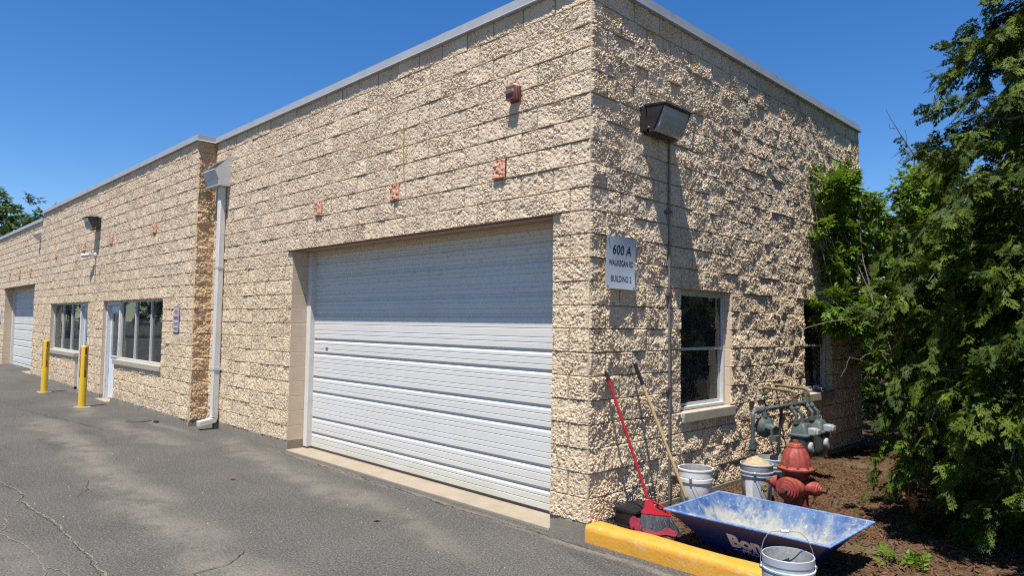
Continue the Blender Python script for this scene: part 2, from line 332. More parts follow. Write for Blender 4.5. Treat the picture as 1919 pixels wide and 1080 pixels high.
def text(name,body,size,mx,material,parent,xs=1.,bold=0.,depth=.001,align='LEFT'):
    """lettering as mesh; mx maps text x,y,z to the world"""
    cu=bpy.data.curves.new('lettering_curve','FONT'); cu.body=body; cu.size=size; cu.extrude=depth; cu.offset=bold; cu.align_x=align; cu.resolution_u=3
    ob=bpy.data.objects.new('lettering_tmp',cu); COL.objects.link(ob)
    bpy.context.view_layer.update()
    dg=bpy.context.evaluated_depsgraph_get(); me=bpy.data.meshes.new_from_object(ob.evaluated_get(dg))
    bpy.data.objects.remove(ob); bpy.data.curves.remove(cu)
    og=WO[parent.name]
    for v in me.vertices:
        p=mx@Vector((v.co.x*xs,v.co.y,v.co.z)); v.co=p-og
    me.materials.clear(); me.name=name
    o=link(name,me,material,parent); WO[o.name]=og; return o
# ------------------------------------------------------------------ noise in numpy
_T=np.random.default_rng(5).random((256,256)).astype(np.float32)
def vn(x,y,seed=0):
    x=x+seed*17.31; y=y+seed*9.77
    xi=np.floor(x).astype(int); yi=np.floor(y).astype(int); fx=x-xi; fy=y-yi
    fx=fx*fx*(3-2*fx); fy=fy*fy*(3-2*fy)
    a=_T[xi&255,yi&255]; b=_T[(xi+1)&255,yi&255]; c=_T[xi&255,(yi+1)&255]; d=_T[(xi+1)&255,(yi+1)&255]
    return (a*(1-fx)+b*fx)*(1-fy)+(c*(1-fx)+d*fx)*fy-.5
_T2=np.random.default_rng(6).random((256,256,3)).astype(np.float32)
def worley(x,y,seed=0):
    """lumpy cells: distance to nearest point, plus that cell's random value"""
    x=x+seed*13.7; y=y+seed*5.3
    xi=np.floor(x).astype(int); yi=np.floor(y).astype(int)
    best=np.full(x.shape,9.,np.float32); val=np.zeros(x.shape,np.float32)
    for i in (-1,0,1):
        for j in (-1,0,1):
            t=_T2[(xi+i)&255,(yi+j)&255]
            d=(xi+i+t[...,0]-x)**2+(yi+j+t[...,1]-y)**2
            k=d<best; best=np.where(k,d,best); val=np.where(k,t[...,2],val)
    return np.sqrt(best),val
def block_height(u,z,par,seed,amp,big=1.,lum=1.,tl=1.,mean=.016,fin=1.,jd=-.001):
    """relief of a split-face block wall; joints every C up, every 2C along, staggered"""
    n=np.floor(z/C+1e-4).astype(int)
    odd=((n+par)%2)
    uu=u/C+odd; bi=np.floor(uu/2+1e-4).astype(int)
    fz=z/C-n; fu=uu/2-bi
    t=_T2[(bi*7+n*31+seed*11)&255,(n*13+bi*3)&255]
    tilt=(t[...,0]-.5)*.008+(fz-.5)*(t[...,1]-.5)*.016+(fu-.5)*(t[...,2]-.5)*.018
    bx=bi*3.7+n*1.9        # blocks do not share a fracture surface
    lo=(vn(u*6.5+bx,z*6.5+n*2.3,seed)*.026+vn(u*15+bx,z*15,seed+1)*.013)*big
    d,v=worley(u*34+bx,z*34,seed+2)
    lump=((.6-d)*.008+(v-.5)*.012)*lum
    d2,v2=worley(u*78+bx,z*78,seed+3)
    pit=np.clip(vn(u*46+bx,z*46,seed+6)*vn(u*11,z*11,seed+7)*9-.35,0,1)*-.010
    patch_=np.clip(.85+2.4*vn(u*5.5+bx,z*5.5+n,seed+8),.35,1.7)
    fine=((.6-d2)*.006+(v2-.5)*.0065)*fin*patch_+pit
    edge=np.minimum(np.minimum(fz,1-fz)*C,np.minimum(fu,1-fu)*2*C)
    ev=np.minimum(fu,1-fu)*2*C; fall=np.clip(np.minimum(edge/.009,ev/.016),0,1)
    h=mean+(tilt*tl+lo+lump+fine)*amp*(.35+.65*fall)
    h=np.where(edge<.0016,jd+.003*vn(u*30,z*30,seed+5),h)
    h=np.where(ev<.0016,-.009,h)
    return np.clip(h,-.013,.055),np.maximum(edge<.0016,np.clip(1-ev/.014,0,1)).astype(np.float32),t[...,2]*.6+t[...,0]*.4
CORNER=lambda z: .012+.006*vn(z*0+3.3,z*14,8)
def block_wall(name,par_obj,origin,udir,nrm,ncu,ncz,su,sz,openings,par,seed,amp,material,corner=None,cu=C,**kw):
    """grid of su x sz faces per half block, openings (in cells) left out, every border turned inwards"""
    nu=int(round(ncu*su)); nz=int(round(ncz*sz)); du=cu/su; dz=C/sz
    iu,iz=np.meshgrid(np.arange(nu+1),np.arange(nz+1),indexing='ij')
    u=iu*du; z=iz*dz
    # position of the pattern: u index 0 must fall on a joint grid line
    H,JT,TN=block_height(u.astype(np.float64),z.astype(np.float64),par,seed,amp,**kw); H=H.astype(np.float32)
    origin=np.array(origin); udir=np.array(udir,float); nrm=np.array(nrm,float)
    H[0,:]=H[-1,:]=.004; H[:,0]=H[:,-1]=.004
    for (a,b,c,d) in openings: H[(iu>=a*su-.5)&(iu<=b*su+.5)&(iz>=c*sz-.5)&(iz<=d*sz+.5)]=.004
    if corner is not None:
        col,od=corner; H[col,:]=CORNER(z[col,:])
    P=origin+u[...,None]*udir+np.array([0,0,1.])*z[...,None]+nrm*H[...,None]
    # small sideways jitter keeps the grid from showing
    jit=(vn(iu*1.37+.3,iz*1.71+.7,seed+9)*du*.5)[...,None]*udir
    m_=np.ones_like(u,bool); m_[0,:]=m_[-1,:]=False
    for (a,b,c,d) in openings: m_&=~((iu>=a*su)&(iu<=b*su)&(iz>=c*sz)&(iz<=d*sz))
    P=np.where(m_[...,None],P+jit,P)
    if corner is not None: P[col,:]+=np.array(od)*CORNER(z[col,:])[...,None]
    act=np.ones((nu,nz),bool)
    ci=(np.arange(nu)+.5)/su; cz=(np.arange(nz)+.5)/sz
    for (a,b,c,d) in openings: act[np.ix_((ci>a)&(ci<b),(cz>c)&(cz<d))]=False
    idx=(np.arange((nu+1)*(nz+1))).reshape(nu+1,nz+1)
    q=np.stack([idx[:-1,:-1],idx[1:,:-1],idx[1:,1:],idx[:-1,1:]],-1)
    F=q[act]
    # skirts at borders
    V=P.reshape(-1,3); back=V.copy()
    base=(origin+u[...,None]*udir+np.array([0,0,1.])*z[...,None]-nrm*.0).reshape(-1,3)
    pad=np.zeros((nu+2,nz+2),bool); pad[1:-1,1:-1]=act
    E=[]
    A=pad[1:-1,1:-1]
    for di,dj,e in ((-1,0,(0,3)),(1,0,(2,1)),(0,-1,(1,0)),(0,1,(3,2))):
        nb=pad[1+di:nu+1+di,1+dj:nz+1+dj]; mk=A&~nb
        qq=q[mk]; E.append(np.stack([qq[:,e[0]],qq[:,e[1]]],-1))
    E=np.concatenate(E); ids=np.unique(E); mp=np.zeros(len(V),int); mp[ids]=np.arange(len(ids))+len(V)
    V=np.concatenate([V,base[ids]])
    S_=np.stack([E[:,0],E[:,1],mp[E[:,1]],mp[E[:,0]]],-1)
    F=np.concatenate([F,S_])
    if np.dot(np.cross(udir,[0,0,1]),nrm)<0: F=F[:,::-1]
    used=np.zeros(len(V),bool); used[F.ravel()]=True; rm=np.cumsum(used)-1
    o=np_mesh(name,V[used],rm[F],material,par_obj,smooth=False)
    for nm,arr in (('joint',JT),('tone',TN)):
        full=np.concatenate([arr.ravel(),np.full(len(ids),.5)])[used].astype(np.float32)
        at=o.data.attributes.new(nm,'FLOAT','POINT'); at.data.foreach_set('value',full)
    return o
# ------------------------------------------------------------------ camera and light
f_px=1287.13
yaw,pitch,roll=-.7913,.0531,.0143
F_=Vector((math.sin(yaw)*math.cos(pitch),math.cos(yaw)*math.cos(pitch),math.sin(pitch)))
r_=Vector((math.cos(yaw),-math.sin(yaw),0)); u_=r_.cross(F_)
R2=r_*math.cos(roll)+u_*math.sin(roll); U2=-r_*math.sin(roll)+u_*math.cos(roll)
cam=bpy.data.objects.new('camera',bpy.data.cameras.new('camera')); COL.objects.link(cam)
cam.data.sensor_width=36; cam.data.lens=f_px/1919*36; cam.data.clip_end=2000; cam.data.clip_start=.05
mw=Matrix.Identity(4)
for i in range(3): mw[i][0]=R2[i]; mw[i][1]=U2[i]; mw[i][2]=-F_[i]; mw[i][3]=(3.676,-4.5508,1.6521)[i]
cam.matrix_world=mw; sc.camera=cam
sun_v=Vector((.142,-.357,1)).normalized()
el=math.asin(sun_v.z); az=math.atan2(sun_v.x,sun_v.y)
L=bpy.data.lights.new('sun','SUN'); L.energy=5; L.angle=rad(.5); L.color=(1,.972,.93)
so=bpy.data.objects.new('sun',L); COL.objects.link(so); so.rotation_euler=sun_v.to_track_quat('Z','Y').to_euler(); so.location=(10,-20,40)
w=bpy.data.worlds.new('World'); sc.world=w; w.use_nodes=True
nt=w.node_tree; sk=nt.nodes.new('ShaderNodeTexSky'); sk.sky_type='NISHITA'; sk.sun_disc=False; sk.sun_elevation=el; sk.sun_rotation=az; sk.altitude=200; sk.air_density=1.0; sk.dust_density=0.; sk.ozone_density=5.0
bg=nt.nodes['Background']; bg.inputs[1].default_value=.08
hs=nt.nodes.new('ShaderNodeHueSaturation'); hs.inputs['Saturation'].default_value=1.27; hs.inputs['Hue'].default_value=.507; hs.inputs['Value'].default_value=1.08; nt.links.new(sk.outputs[0],hs.inputs['Color']); nt.links.new(hs.outputs[0],bg.inputs[0])
sc.view_settings.view_transform='Standard'; sc.view_settings.look='None'; sc.view_settings.exposure=.80; sc.view_settings.gamma=1
sc.cycles.filter_width=1.2; sc.cycles.use_denoising=False; sc.cycles.sample_clamp_indirect=4; sc.cycles.max_bounces=8; sc.cycles.transparent_max_bounces=8
# ------------------------------------------------------------------ ground
def gz(x): return float(np.interp(x,[-60,-30,-20,-13,-8.1,-5,0,30],[.25,.08,-.02,-.09,-.10,-.13,-.14,-.14]))
xs=np.concatenate([np.array([-400,-120,-60]),np.arange(-40,6.01,.5),np.array([10,30,120,400])]); ys=np.concatenate([np.array([-400,-120,-60,-30]),np.arange(-12,6.1,1.),np.array([30,120,400])])
XX,YY=np.meshgrid(xs,ys,indexing='ij'); ZZ=np.vectorize(gz)(XX)
def grid_faces(a,b):
    i=np.arange(a*b).reshape(a,b); return np.stack([i[:-1,:-1],i[1:,:-1],i[1:,1:],i[:-1,1:]],-1).reshape(-1,4)
tag(np_mesh('asphalt',np.stack([XX,YY,ZZ],-1).reshape(-1,3),grid_faces(*XX.shape),M['asphalt']),kind='structure')
MZ=-.058
mx_=np.arange(0,7.01,.06); my_=np.arange(.13,16.2,.06)
XX,YY=np.meshgrid(mx_,my_,indexing='ij')
ZZ=MZ+vn(XX*2,YY*2,3)*.035+vn(XX*9,YY*9,4)*.018
ZZ=np.where(YY<.2,-.075,ZZ)
tag(np_mesh('mulch_ground',np.stack([XX,YY,ZZ],-1).reshape(-1,3),grid_faces(*XX.shape),M['mulch']),kind='structure')
bx=np.arange(-30,.01,1.); by=np.arange(6.6,30,1.)
XX,YY=np.meshgrid(bx,by,indexing='ij')
tag(np_mesh('soil',np.stack([XX,YY,np.full_like(XX,-.06)],-1).reshape(-1,3),grid_faces(*XX.shape),M['mulch']),kind='structure')
def mulch_z(x,y): return MZ+float(vn(np.array(x*2.),np.array(y*2.),3))*.035+float(vn(np.array(x*9.),np.array(y*9.),4))*.018
# loose chips: nobody could count them
n=9000
cx=np.where(rng.random(n)<.7,rng.uniform(.03,3.2,n),rng.uniform(.03,6,n)); cy=np.where(rng.random(n)<.7,rng.uniform(.22,4.5,n),rng.uniform(.22,9,n))
cz=MZ+vn(cx*2,cy*2,3)*.035+vn(cx*9,cy*9,4)*.018+rng.uniform(.002,.014,n)
a=rng.uniform(0,2*np.pi,n); ln=rng.uniform(.008,.032,n); wd=rng.uniform(.003,.008,n); ti=rng.normal(0,.35,n)
d=np.stack([np.cos(a)*np.cos(ti),np.sin(a)*np.cos(ti),np.sin(ti)],-1); s_=np.stack([-np.sin(a),np.cos(a),rng.normal(0,.3,n)],-1); c_=np.stack([cx,cy,cz],-1)
up=np.array([0,0,.003])
V=np.stack([c_-d*ln[:,None]-s_*wd[:,None],c_+d*ln[:,None]-s_*wd[:,None]*.6,c_+d*ln[:,None]+s_*wd[:,None],c_-d*ln[:,None]+s_*wd[:,None]*.7],1)
V8=np.concatenate([V-up,V+up],1).reshape(-1,3)
b8=(np.arange(n)*8)[:,None,None]; FF=(np.array([(4,5,6,7),(0,1,5,4),(1,2,6,5),(2,3,7,6),(3,0,4,7)])[None]+b8).reshape(-1,4)
o=np_mesh('mulch_chips',V8,FF,M['chip1'],smooth=False); tag(o,'loose brown wood chips strewn over the planting bed','mulch',kind='stuff')
# cracks
def crack(pts,w0,mtl,seed,dz=.004):
    r=random.Random(seed); P=[]
    for (x0,y0),(x1,y1) in zip(pts[:-1],pts[1:]):
        k=max(2,int(math.hypot(x1-x0,y1-y0)/.035))
        for i in range(k): P.append((x0+(x1-x0)*i/k,y0+(y1-y0)*i/k))
    P.append(pts[-1]); V=[];F=[]; wx=wy=0
    for i,(x,y) in enumerate(P):
        wx=wx*.85+r.gauss(0,.007); wy=wy*.85+r.gauss(0,.007)
        a=P[min(i+1,len(P)-1)]; b=P[max(i-1,0)]; tx,ty=a[0]-b[0],a[1]-b[1]; l=math.hypot(tx,ty) or 1; nx,ny=-ty/l,tx/l
        w_=w0*r.uniform(.35,1.1)*(1-.6*abs(i/len(P)-.5)); x+=wx; y+=wy
        V+=[(x+nx*w_,y+ny*w_,gz(x)+dz),(x-nx*w_*r.uniform(.5,1),y-ny*w_,gz(x)+dz)]
        if i: F.append((2*i-2,2*i-1,2*i+1,2*i))
    return V,F
VV=[];FF=[]
for pts,w0 in (([(-6.6,-3.3),(-5.5,-3.17),(-4.7,-3.08),(-4.5,-3.16),(-3.45,-3.09),(-2.4,-3.08),(-1.75,-3.12),(-1.2,-3.3)],.012),
               ([(-4.1,-3.32),(-3.4,-3.47),(-2.9,-3.40),(-2.3,-3.39),(-1.75,-3.44)],.009),([(-4.4,-3.6),(-3.9,-3.5),(-3.4,-3.47)],.010),([(-2.3,-3.39),(-1.9,-3.28),(-1.72,-3.12)],.008)):
    v,f=crack(pts,w0,None,int(w0*1e4)+len(pts)); k=len(VV); VV+=v; FF+=[tuple(i+k for i in q) for q in f]
tag(np_mesh('sand_filled_crack',VV,FF,M['crack'],smooth=False),kind='structure')
VV=[];FF=[]
for pts,w0 in (([(-6.6,-3.315),(-5.5,-3.19),(-4.7,-3.1),(-4.5,-3.18),(-3.45,-3.112),(-2.4,-3.10),(-1.75,-3.14)],.003),([(-5.0,-2.45),(-4.55,-2.58),(-4.3,-2.8)],.005),([(-1.6,-2.2),(-1.42,-2.45),(-1.4,-2.7),(-.9,-2.8)],.006),
               ([(-12.5,-2.0),(-9.6,-1.55),(-8.5,-1.45)],.006),([(-5.4,-.145),(-3.2,-.15),(-1.3,-.16),(.3,-.15)],.007)):
    v,f=crack(pts,w0,None,int(w0*1e4)+len(pts),.008); k=len(VV); VV+=v; FF+=[tuple(i+k for i in q) for q in f]
tag(np_mesh('open_crack',VV,FF,M['crackdark'],smooth=False),kind='structure')
# ------------------------------------------------------------------ building
B=thing('warehouse_building','beige split face block warehouse with a white roll-up door and grey metal coping','building',(0,0,0))
def reveal(P,name,x0,x1,yf,yb,z0,z1,axis='x',sides='lrt'):
    q={'x':{'l':((x0-.10,yf,z0),(x0,yb,z1+.1)),'r':((x1,yf,z0),(x1+.10,yb,z1+.1)),'t':((x0,yf,z1),(x1,yb,z1+.1))},
       'y':{'l':((yf,x0-.10,z0),(yb,x0,z1+.1)),'r':((yf,x1,z0),(yb,x1+.10,z1+.1)),'t':((yf,x0,z1),(yb,x1,z1+.1))}}[axis]
    for k in sides:
        m_=MB(); m_.box(*q[k]); m_.build(name if k!='t' else name.replace('jamb','lintel'),M['smooth'],P)
# walls.  main bay: u runs from x=-40C to 0
block_wall('wall',B,(-40*C,0,0),(1,0,0),(0,-1,0),40,23,26,28,[(14,38,-1,13)],0,1,1.0,M['block'],corner=(-1,(1,0,0)),big=.35,lum=.42,tl=.85,fin=.9,jd=-.004)
block_wall('wall',B,(0,0,0),(0,1,0),(1,0,0),31.7,23,36,36,[(7,12,4,10),(21.5,26,4,10)],1,2,1.05,M['block'],corner=(0,(0,-1,0)),big=.78,lum=.36,mean=.019,tl=.8,fin=1.75,jd=-.006)
block_wall('wall',B,(-98*C,-.305,0),(1,0,0),(0,-1,0),58,23,15,20,[(32,51,4,10),(32,37,-1,4.1),(7,26,4,10),(21,26,-1,4.1)],0,3,1.0,M['block'],big=.35,lum=.42,tl=.85,fin=.9,jd=-.004)
block_wall('wall',B,(-150*C,-.305,0),(1,0,0),(0,-1,0),52,22,8,12,[(24,48,-1,13)],0,4,1.0,M['block'],big=.35,lum=.42,tl=.85,fin=.9,jd=-.004)
block_wall('wall',B,(-40*C,-.305,0),(0,1,0),(1,0,0),2,23,18,20,[],1,6,.85,M['block_return'],cu=.155)
# hidden sides, floor slab and roof so the inside is closed
m_=MB(); m_.box((-30.5,6.30,-.3),(-.004,6.435,4.64)); m_.box((-30.6,-.2,-.3),(-30.45,6.3,4.4))
m_.build('back_wall',M['smooth'],B)
m_=MB(); m_.box((-30.45,-.24,4.40),(-98*C,6.3,4.46)); m_.box((-98*C,-.24,4.58),(-40*C-.06,6.3,4.63)); m_.box((-40*C-.06,.06,4.58),(-.06,6.3,4.63)); m_.build('roof',M['roof'],B)
m_=MB(); m_.box((-98*C-.1,-.24,4.3),(-98*C,6.3,4.645)); m_.build('parapet_step',M['smooth'],B)
m_=MB(); m_.box((-30.3,.5,-.1),(-.2,6.2,-.06)); m_.build('floor_slab',M['interior'],B)
m_=MB(); m_.box((-.115,.06,-.05),(-.105,1.35,4.5)); m_.box((-.115,2.5,-.05),(-.105,4.3,4.5)); m_.box((-.115,1.35,2.1),(-.105,2.5,4.5)); m_.build('inner_lining',M['interior'],B)
# foundation strips under the blocks
m_=MB()
for a_,b_ in (((-40*C,-.014,-.6),(-26*C,.42,0)),((-2*C,-.014,-.6),(.0295,.3,-.001)),((-.28,.3,-.6),(.03,6.44,-.002)),((-61.9*C,-.321,-.6),(-40*C+.014,-.02,0)),((-72*C,-.321,-.6),(-66*C,.0,0)),((-102*C,-.321,-.6),(-77*C,.0,0)),((-150*C,-.321,-.6),(-126*C,0,0))):
    m_=MB(); m_.box(a_,b_); m_.build('foundation',M['concrete'],B,bevel=.006)
m_=MB(); m_.box((-26*C,-.03,-.6),(-2*C,.55,-.112)); m_.build('apron',M['apron'],B,bevel=.008)
m_=MB(); m_.box((-126*C,-.34,-.6),(-102*C,.3,-.0)); m_.build('apron',M['apron'],B,bevel=.008)
for a_,b_ in (((-66*C,-.40,-.6),(-61.9*C,.1,-.085)),((-77*C,-.40,-.6),(-72*C,.1,-.07))):
    m_=MB(); m_.box(a_,b_); m_.build('door_step',M['apron'],B,bevel=.006)
# coping: outer face, drip lip, sloped top
def coping(pts,z0,closed_ends=True,depth=.30,h=.105):
    """pts: polyline of the wall face in plan, outward on the right-hand side"""
    m_=MB(); P=[Vector((x,y,0)) for x,y in pts]; n=len(P)
    def off(i,d):
        if i==0: t=(P[1]-P[0]).normalized(); return P[0]+Vector((t.y,-t.x,0))*d
        if i==n-1: t=(P[-1]-P[-2]).normalized(); return P[-1]+Vector((t.y,-t.x,0))*d
        a=(P[i]-P[i-1]).normalized(); b=(P[i+1]-P[i]).normalized(); na=Vector((a.y,-a.x,0)); nb=Vector((b.y,-b.x,0))
        k=(na+nb).normalized(); return P[i]+k*(d/max(k.dot(na),.2))
    prof=[(-.03,z0-.004),(.064,z0-.004),(.066,z0+.004),(.050,z0+.018),(.047,z0+h),(.035,z0+h+.004),(-depth,z0+h-.03),(-depth,z0-.004)]
    k=len(prof); vs=[]
    for i in range(n):
        for d,z in prof:
            p=off(i,d); vs.append((p.x,p.y,z))
    fs=[]
    for i in range(n-1):
        for j in range(k): fs.append([i*k+j,(i+1)*k+j,(i+1)*k+(j+1)%k,i*k+(j+1)%k])
    fs.append(list(range(k))); fs.append([(n-1)*k+j for j in range(k)][::-1])
    m_.add(vs,fs); return m_
CP=coping([(-98*C,-.305),(-40*C,-.305),(-40*C,0),(0,0),(0,6.44)],4.65)
for x in (-1.95,-4.95): CP.box((x-.05,-.0485,4.668),(x+.05,-.040,4.758))
for x in (-11.2,-14.3,-17.4): CP.box((x-.05,-.3535,4.668),(x+.05,-.345,4.758))
for y in (1.2,3.55,5.4): CP.box((.040,y-.05,4.668),(.0485,y+.05,4.758))
CP.build('coping',M['coping'],B,smooth=False)
CL=coping([(-150*C,-.305),(-98*C-.02,-.305)],4.447)
CL.build('coping',M['coping'],B,smooth=False)
# red accent blocks: rough red faces standing a little proud of the beige ones
def accent(x,y,z0,w_,h_=.185):
    n_=24; a,b=np.meshgrid(np.linspace(0,1,n_),np.linspace(0,1,n_),indexing='ij')
    hh=.046+vn(a*4+x*5,b*5,2)*.012+vn(a*11+x*3,b*13,3)*.016+vn(a*21+x*3,b*25,4)*.010
    ed=(a<.01)|(a>.99)|(b<.01)|(b>.99); V1=np.stack([x+(a-.5)*w_,y-hh,z0+b*h_],-1)
    V1=np.where(ed[...,None],np.stack([x+(a-.5)*w_,np.full_like(a,y-.028),z0+b*h_],-1),V1).reshape(-1,3)
    F1=grid_faces(n_,n_); ring=[i*n_ for i in range(n_)]+[(n_-1)*n_+j for j in range(1,n_)]+[i*n_+n_-1 for i in range(n_-2,-1,-1)]+[j for j in range(n_-2,0,-1)]
    k=len(V1); V2=V1[ring].copy(); V2[:,1]=y+.01
    S2=[(ring[i],ring[(i+1)%len(ring)],k+(i+1)%len(ring),k+i) for i in range(len(ring))]
    np_mesh('accent_block',np.concatenate([V1,V2]),np.concatenate([F1,np.array(S2)]),M['redblock'],B)
for x in (-1.10,-2.84,-4.58): accent(x,0,3.055,.165,.192)
for x,z in ((-10.13,3.26),(-12.93,3.26),(-15.17,3.26),(-18.06,3.26)): accent(x,-.305,z,.17,.19)
for x in (-21.4,-23.1,-24.8): accent(x,-.305,2.96,.17,.19)
# ---- sectional overhead doors
def sectional(P,x0,x1,yd,zb,zt,grooves,label=None):
    prof=[(yd,zb)]
    def groove(z,hh,d): return [(yd+d*.0,z-hh*.85),(yd+d*.35,z-hh*.55),(yd+d,z-hh*.15),(yd+d,z+hh*.45),(yd,z+hh*.5)]
    gs=sorted(grooves); allg=[]
    for a,b in zip([zb]+gs,gs+[zt]):
        k=4 if b-a>.26 else 2
        for i in range(1,k+1): allg.append((a+(b-a)*(i/(k+1)+(.03 if i%2 else -.02)*(1 if k>2 else 0)),.009,.006))
    for z in gs: allg.append((z,.040,.021))
    for z,hh,d in sorted(allg): prof+=groove(z,hh,d)
    prof.append((yd,zt))
    m_=MB(); n_=len(prof)
    m_.add([(x0,y,z) for y,z in prof]+[(x1,y,z) for y,z in prof],[[i,n_+i,n_+i+1,i+1] for i in range(n_-1)])
    dr=m_.build('garage_door',M['door'],P,smooth=False)
    if label: dr['label']=label
    for xa,xb in ((x0-.10,x0+.008),(x1-.008,x1+.10)):
        f=MB(); f.box((xa,yd-.075,zb-.005),(xb,yd+.05,zt)); f.build('door_frame',M['pipewhite'],dr,bevel=.004)
    f=MB(); f.box((x0,yd-.06,zt-.06),(x1,yd+.05,zt+.06)); f.build('header_trim',M['smooth'],dr)
    f=MB(); f.box((x0+.01,yd-.008,zb-.035),(x1-.01,yd+.03,zb-.001)); f.build('rubber_seal',M['black'],dr)
    return dr
GR=[2.473,2.279,1.95,1.746,1.403,1.211,.877,.669,.313,.1]
reveal(B,'door_jamb',-26*C,-2*C,0,.42,.001,13*C)
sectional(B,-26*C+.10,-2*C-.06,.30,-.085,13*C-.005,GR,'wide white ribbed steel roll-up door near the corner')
reveal(B,'door_jamb',-126*C,-102*C,-.305,.12,0,13*C)
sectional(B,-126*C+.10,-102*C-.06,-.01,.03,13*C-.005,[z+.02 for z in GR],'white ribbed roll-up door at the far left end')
m_=MB(); m_.box((-26*C-.12,-.046,13*C-.012),(-2*C+.1,.02,13*C-.001)); m_.build('steel_lintel',M['rust'],B)
m_=MB(); m_.box((-126*C-.12,-.351,13*C-.012),(-102*C+.1,-.28,13*C-.001)); m_.build('steel_lintel',M['rust'],B)
# door handle sticker mark: small blue print on the wide door
m_=MB(); m_.box((-4.86,.297,1.262),(-4.80,.3005,1.30)); m_.build('sticker',M['inkblue'],B)
# ---- windows
def slider_window(P,x0,x1,z0,z1,y,panes,label):
    fr=MB(); t=.035
    fr.box((x0,y-.03,z1-t),(x1,y+.05,z1)); fr.box((x0,y-.03,z0),(x1,y+.05,z0+t)); fr.box((x0,y-.029,z0),(x0+t,y+.049,z1)); fr.box((x1-t,y-.029,z0),(x1,y+.049,z1))
    w_=(x1-x0)/panes
    for i in range(1,panes): fr.box((x0+i*w_-.018,y-.026,z0+t),(x0+i*w_+.018,y+.046,z1-t))
    f=fr.build('window',M['whiteframe'],P,bevel=.004); f['label']=label
    for i in range(panes):
        g_=MB(); g_.box((x0+i*w_+.02,y+.008,z0+.03),(x0+(i+1)*w_-.02,y+.014,z1-.03)); g_.build('pane',M['glass'],f)
    s_=MB(); s_.box((x0-.02,y-.16,z0-.10),(x1+.03,y+.06,z0-.001)); s_.build('sill',M['sill'],f,bevel=.006)
    return f
YB=-.305
# office front nearest the corner: door at left, three-pane window at right
def office(x0,x1,xd0,xd1,label_w,label_d):
    """opening x0..x1, door between xd0 and xd1, window in the rest"""
    reveal(B,'office_jamb',x0,x1,YB,YB+.22,-.1,10*C,sides='t')
    for xa,xb,on in ((x0-.1,x0,abs(xd0-x0)<.01),(x1,x1+.1,abs(xd1-x1)<.01)):
        mm=MB(); mm.box((xa,YB,.001 if on else 4*C-.1),(xb,YB+.22,10*C+.1)); mm.build('office_jamb',M['smooth'],B)
    mm=MB()
    if abs(xd0-x0)<.01: mm.box((xd1,YB,-.1),(xd1+.1,YB+.22,4*C-.1))
    else: mm.box((xd0-.1,YB,-.1),(xd0,YB+.22,4*C-.1))
    mm.build('office_jamb',M['smooth'],B)
    fr=MB(); zt=10*C-.004; yd=YB+.06
    fr.box((xd0+.002,yd,-.085),(xd0+.075,yd+.16,zt)); fr.box((xd1-.075,yd,-.085),(xd1-.002,yd+.16,zt)); fr.box((xd0+.075,yd+.001,zt-.08),(xd1-.075,yd+.16,zt))
    f=fr.build('door_frame',M['peel'],B,bevel=.004)
    d_=MB(); a,b=xd0+.08,xd1-.08; y0,y1=yd+.075,yd+.12; la,lb=a+.16,b-.16
    d_.box((a,y0,-.075),(la,y1,zt-.09)); d_.box((lb,y0,-.075),(b,y1,zt-.09)); d_.box((la,y0+.0005,zt-.26),(lb,y1,zt-.09)); d_.box((la,y0+.0005,-.075),(lb,y1,.85))
    dd=d_.build('office_door',M['doorpaint'],B,bevel=.004); dd['label']=label_d
    g_=MB(); g_.box((la-.01,y0+.015,.84),(lb+.01,y0+.022,zt-.25)); g_.build('pane',M['glass'],dd)
    t_=MB()
    for q in ((la-.03,.82,la,zt-.23),(lb,.82,lb+.03,zt-.23),(la,.82,lb,.85),(la,zt-.26,lb,zt-.23)): t_.box((q[0],y0-.012,q[1]),(q[2],y0,q[3]))
    t_.build('lite_trim',M['whiteframe'],dd)
    h_=MB(); xk=b-.07; h_.lathe((xk,y0,.92),[(.03,0),(.03,-.008),(.012,-.012),(.012,-.045),(.028,-.055),(.028,-.07),(.008,-.082)],14,axis='y',cap=True); h_.build('knob',M['steel'],dd)
    c_=MB()
office(-66*C,-47*C,-66*C,-61*C,'', 'white door with a tall narrow glass lite beside the right office window')
slider_window(B,-61*C+.005,-47*C,4*C,10*C,YB+.11,3,'three-pane office window nearest the downspout')
office(-91*C,-72*C,-77*C,-72*C,'','white door right of the left office window')
slider_window(B,-91*C,-77*C-.005,4*C,10*C,YB+.11,3,'three-pane office window nearest the far garage door')
# curtains and screens just behind the office glass
def curtain(x0,x1,y,z0,z1,seed,name='curtain'):
    xs_=np.arange(x0,x1,.02); V=[];F=[]
    for i,x in enumerate(xs_):
        yy=y+.02*math.sin(i*.9+seed)+.012*math.sin(i*.37+seed*2)
        V+=[(x,yy,z0),(x,yy,z1)]
        if i: F.append((2*i-2,2*i,2*i+1,2*i-1))
    np_mesh(name,V,F,M['curtain'],B)
curtain(-18.45,-17.0,YB+.26,.85,2.0,1); curtain(-12.4,-11.45,YB+.26,.85,2.0,2); curtain(-10.5,-9.55,YB+.26,.85,2.0,3); curtain(-16.4,-15.7,YB+.28,.85,2.0,4)
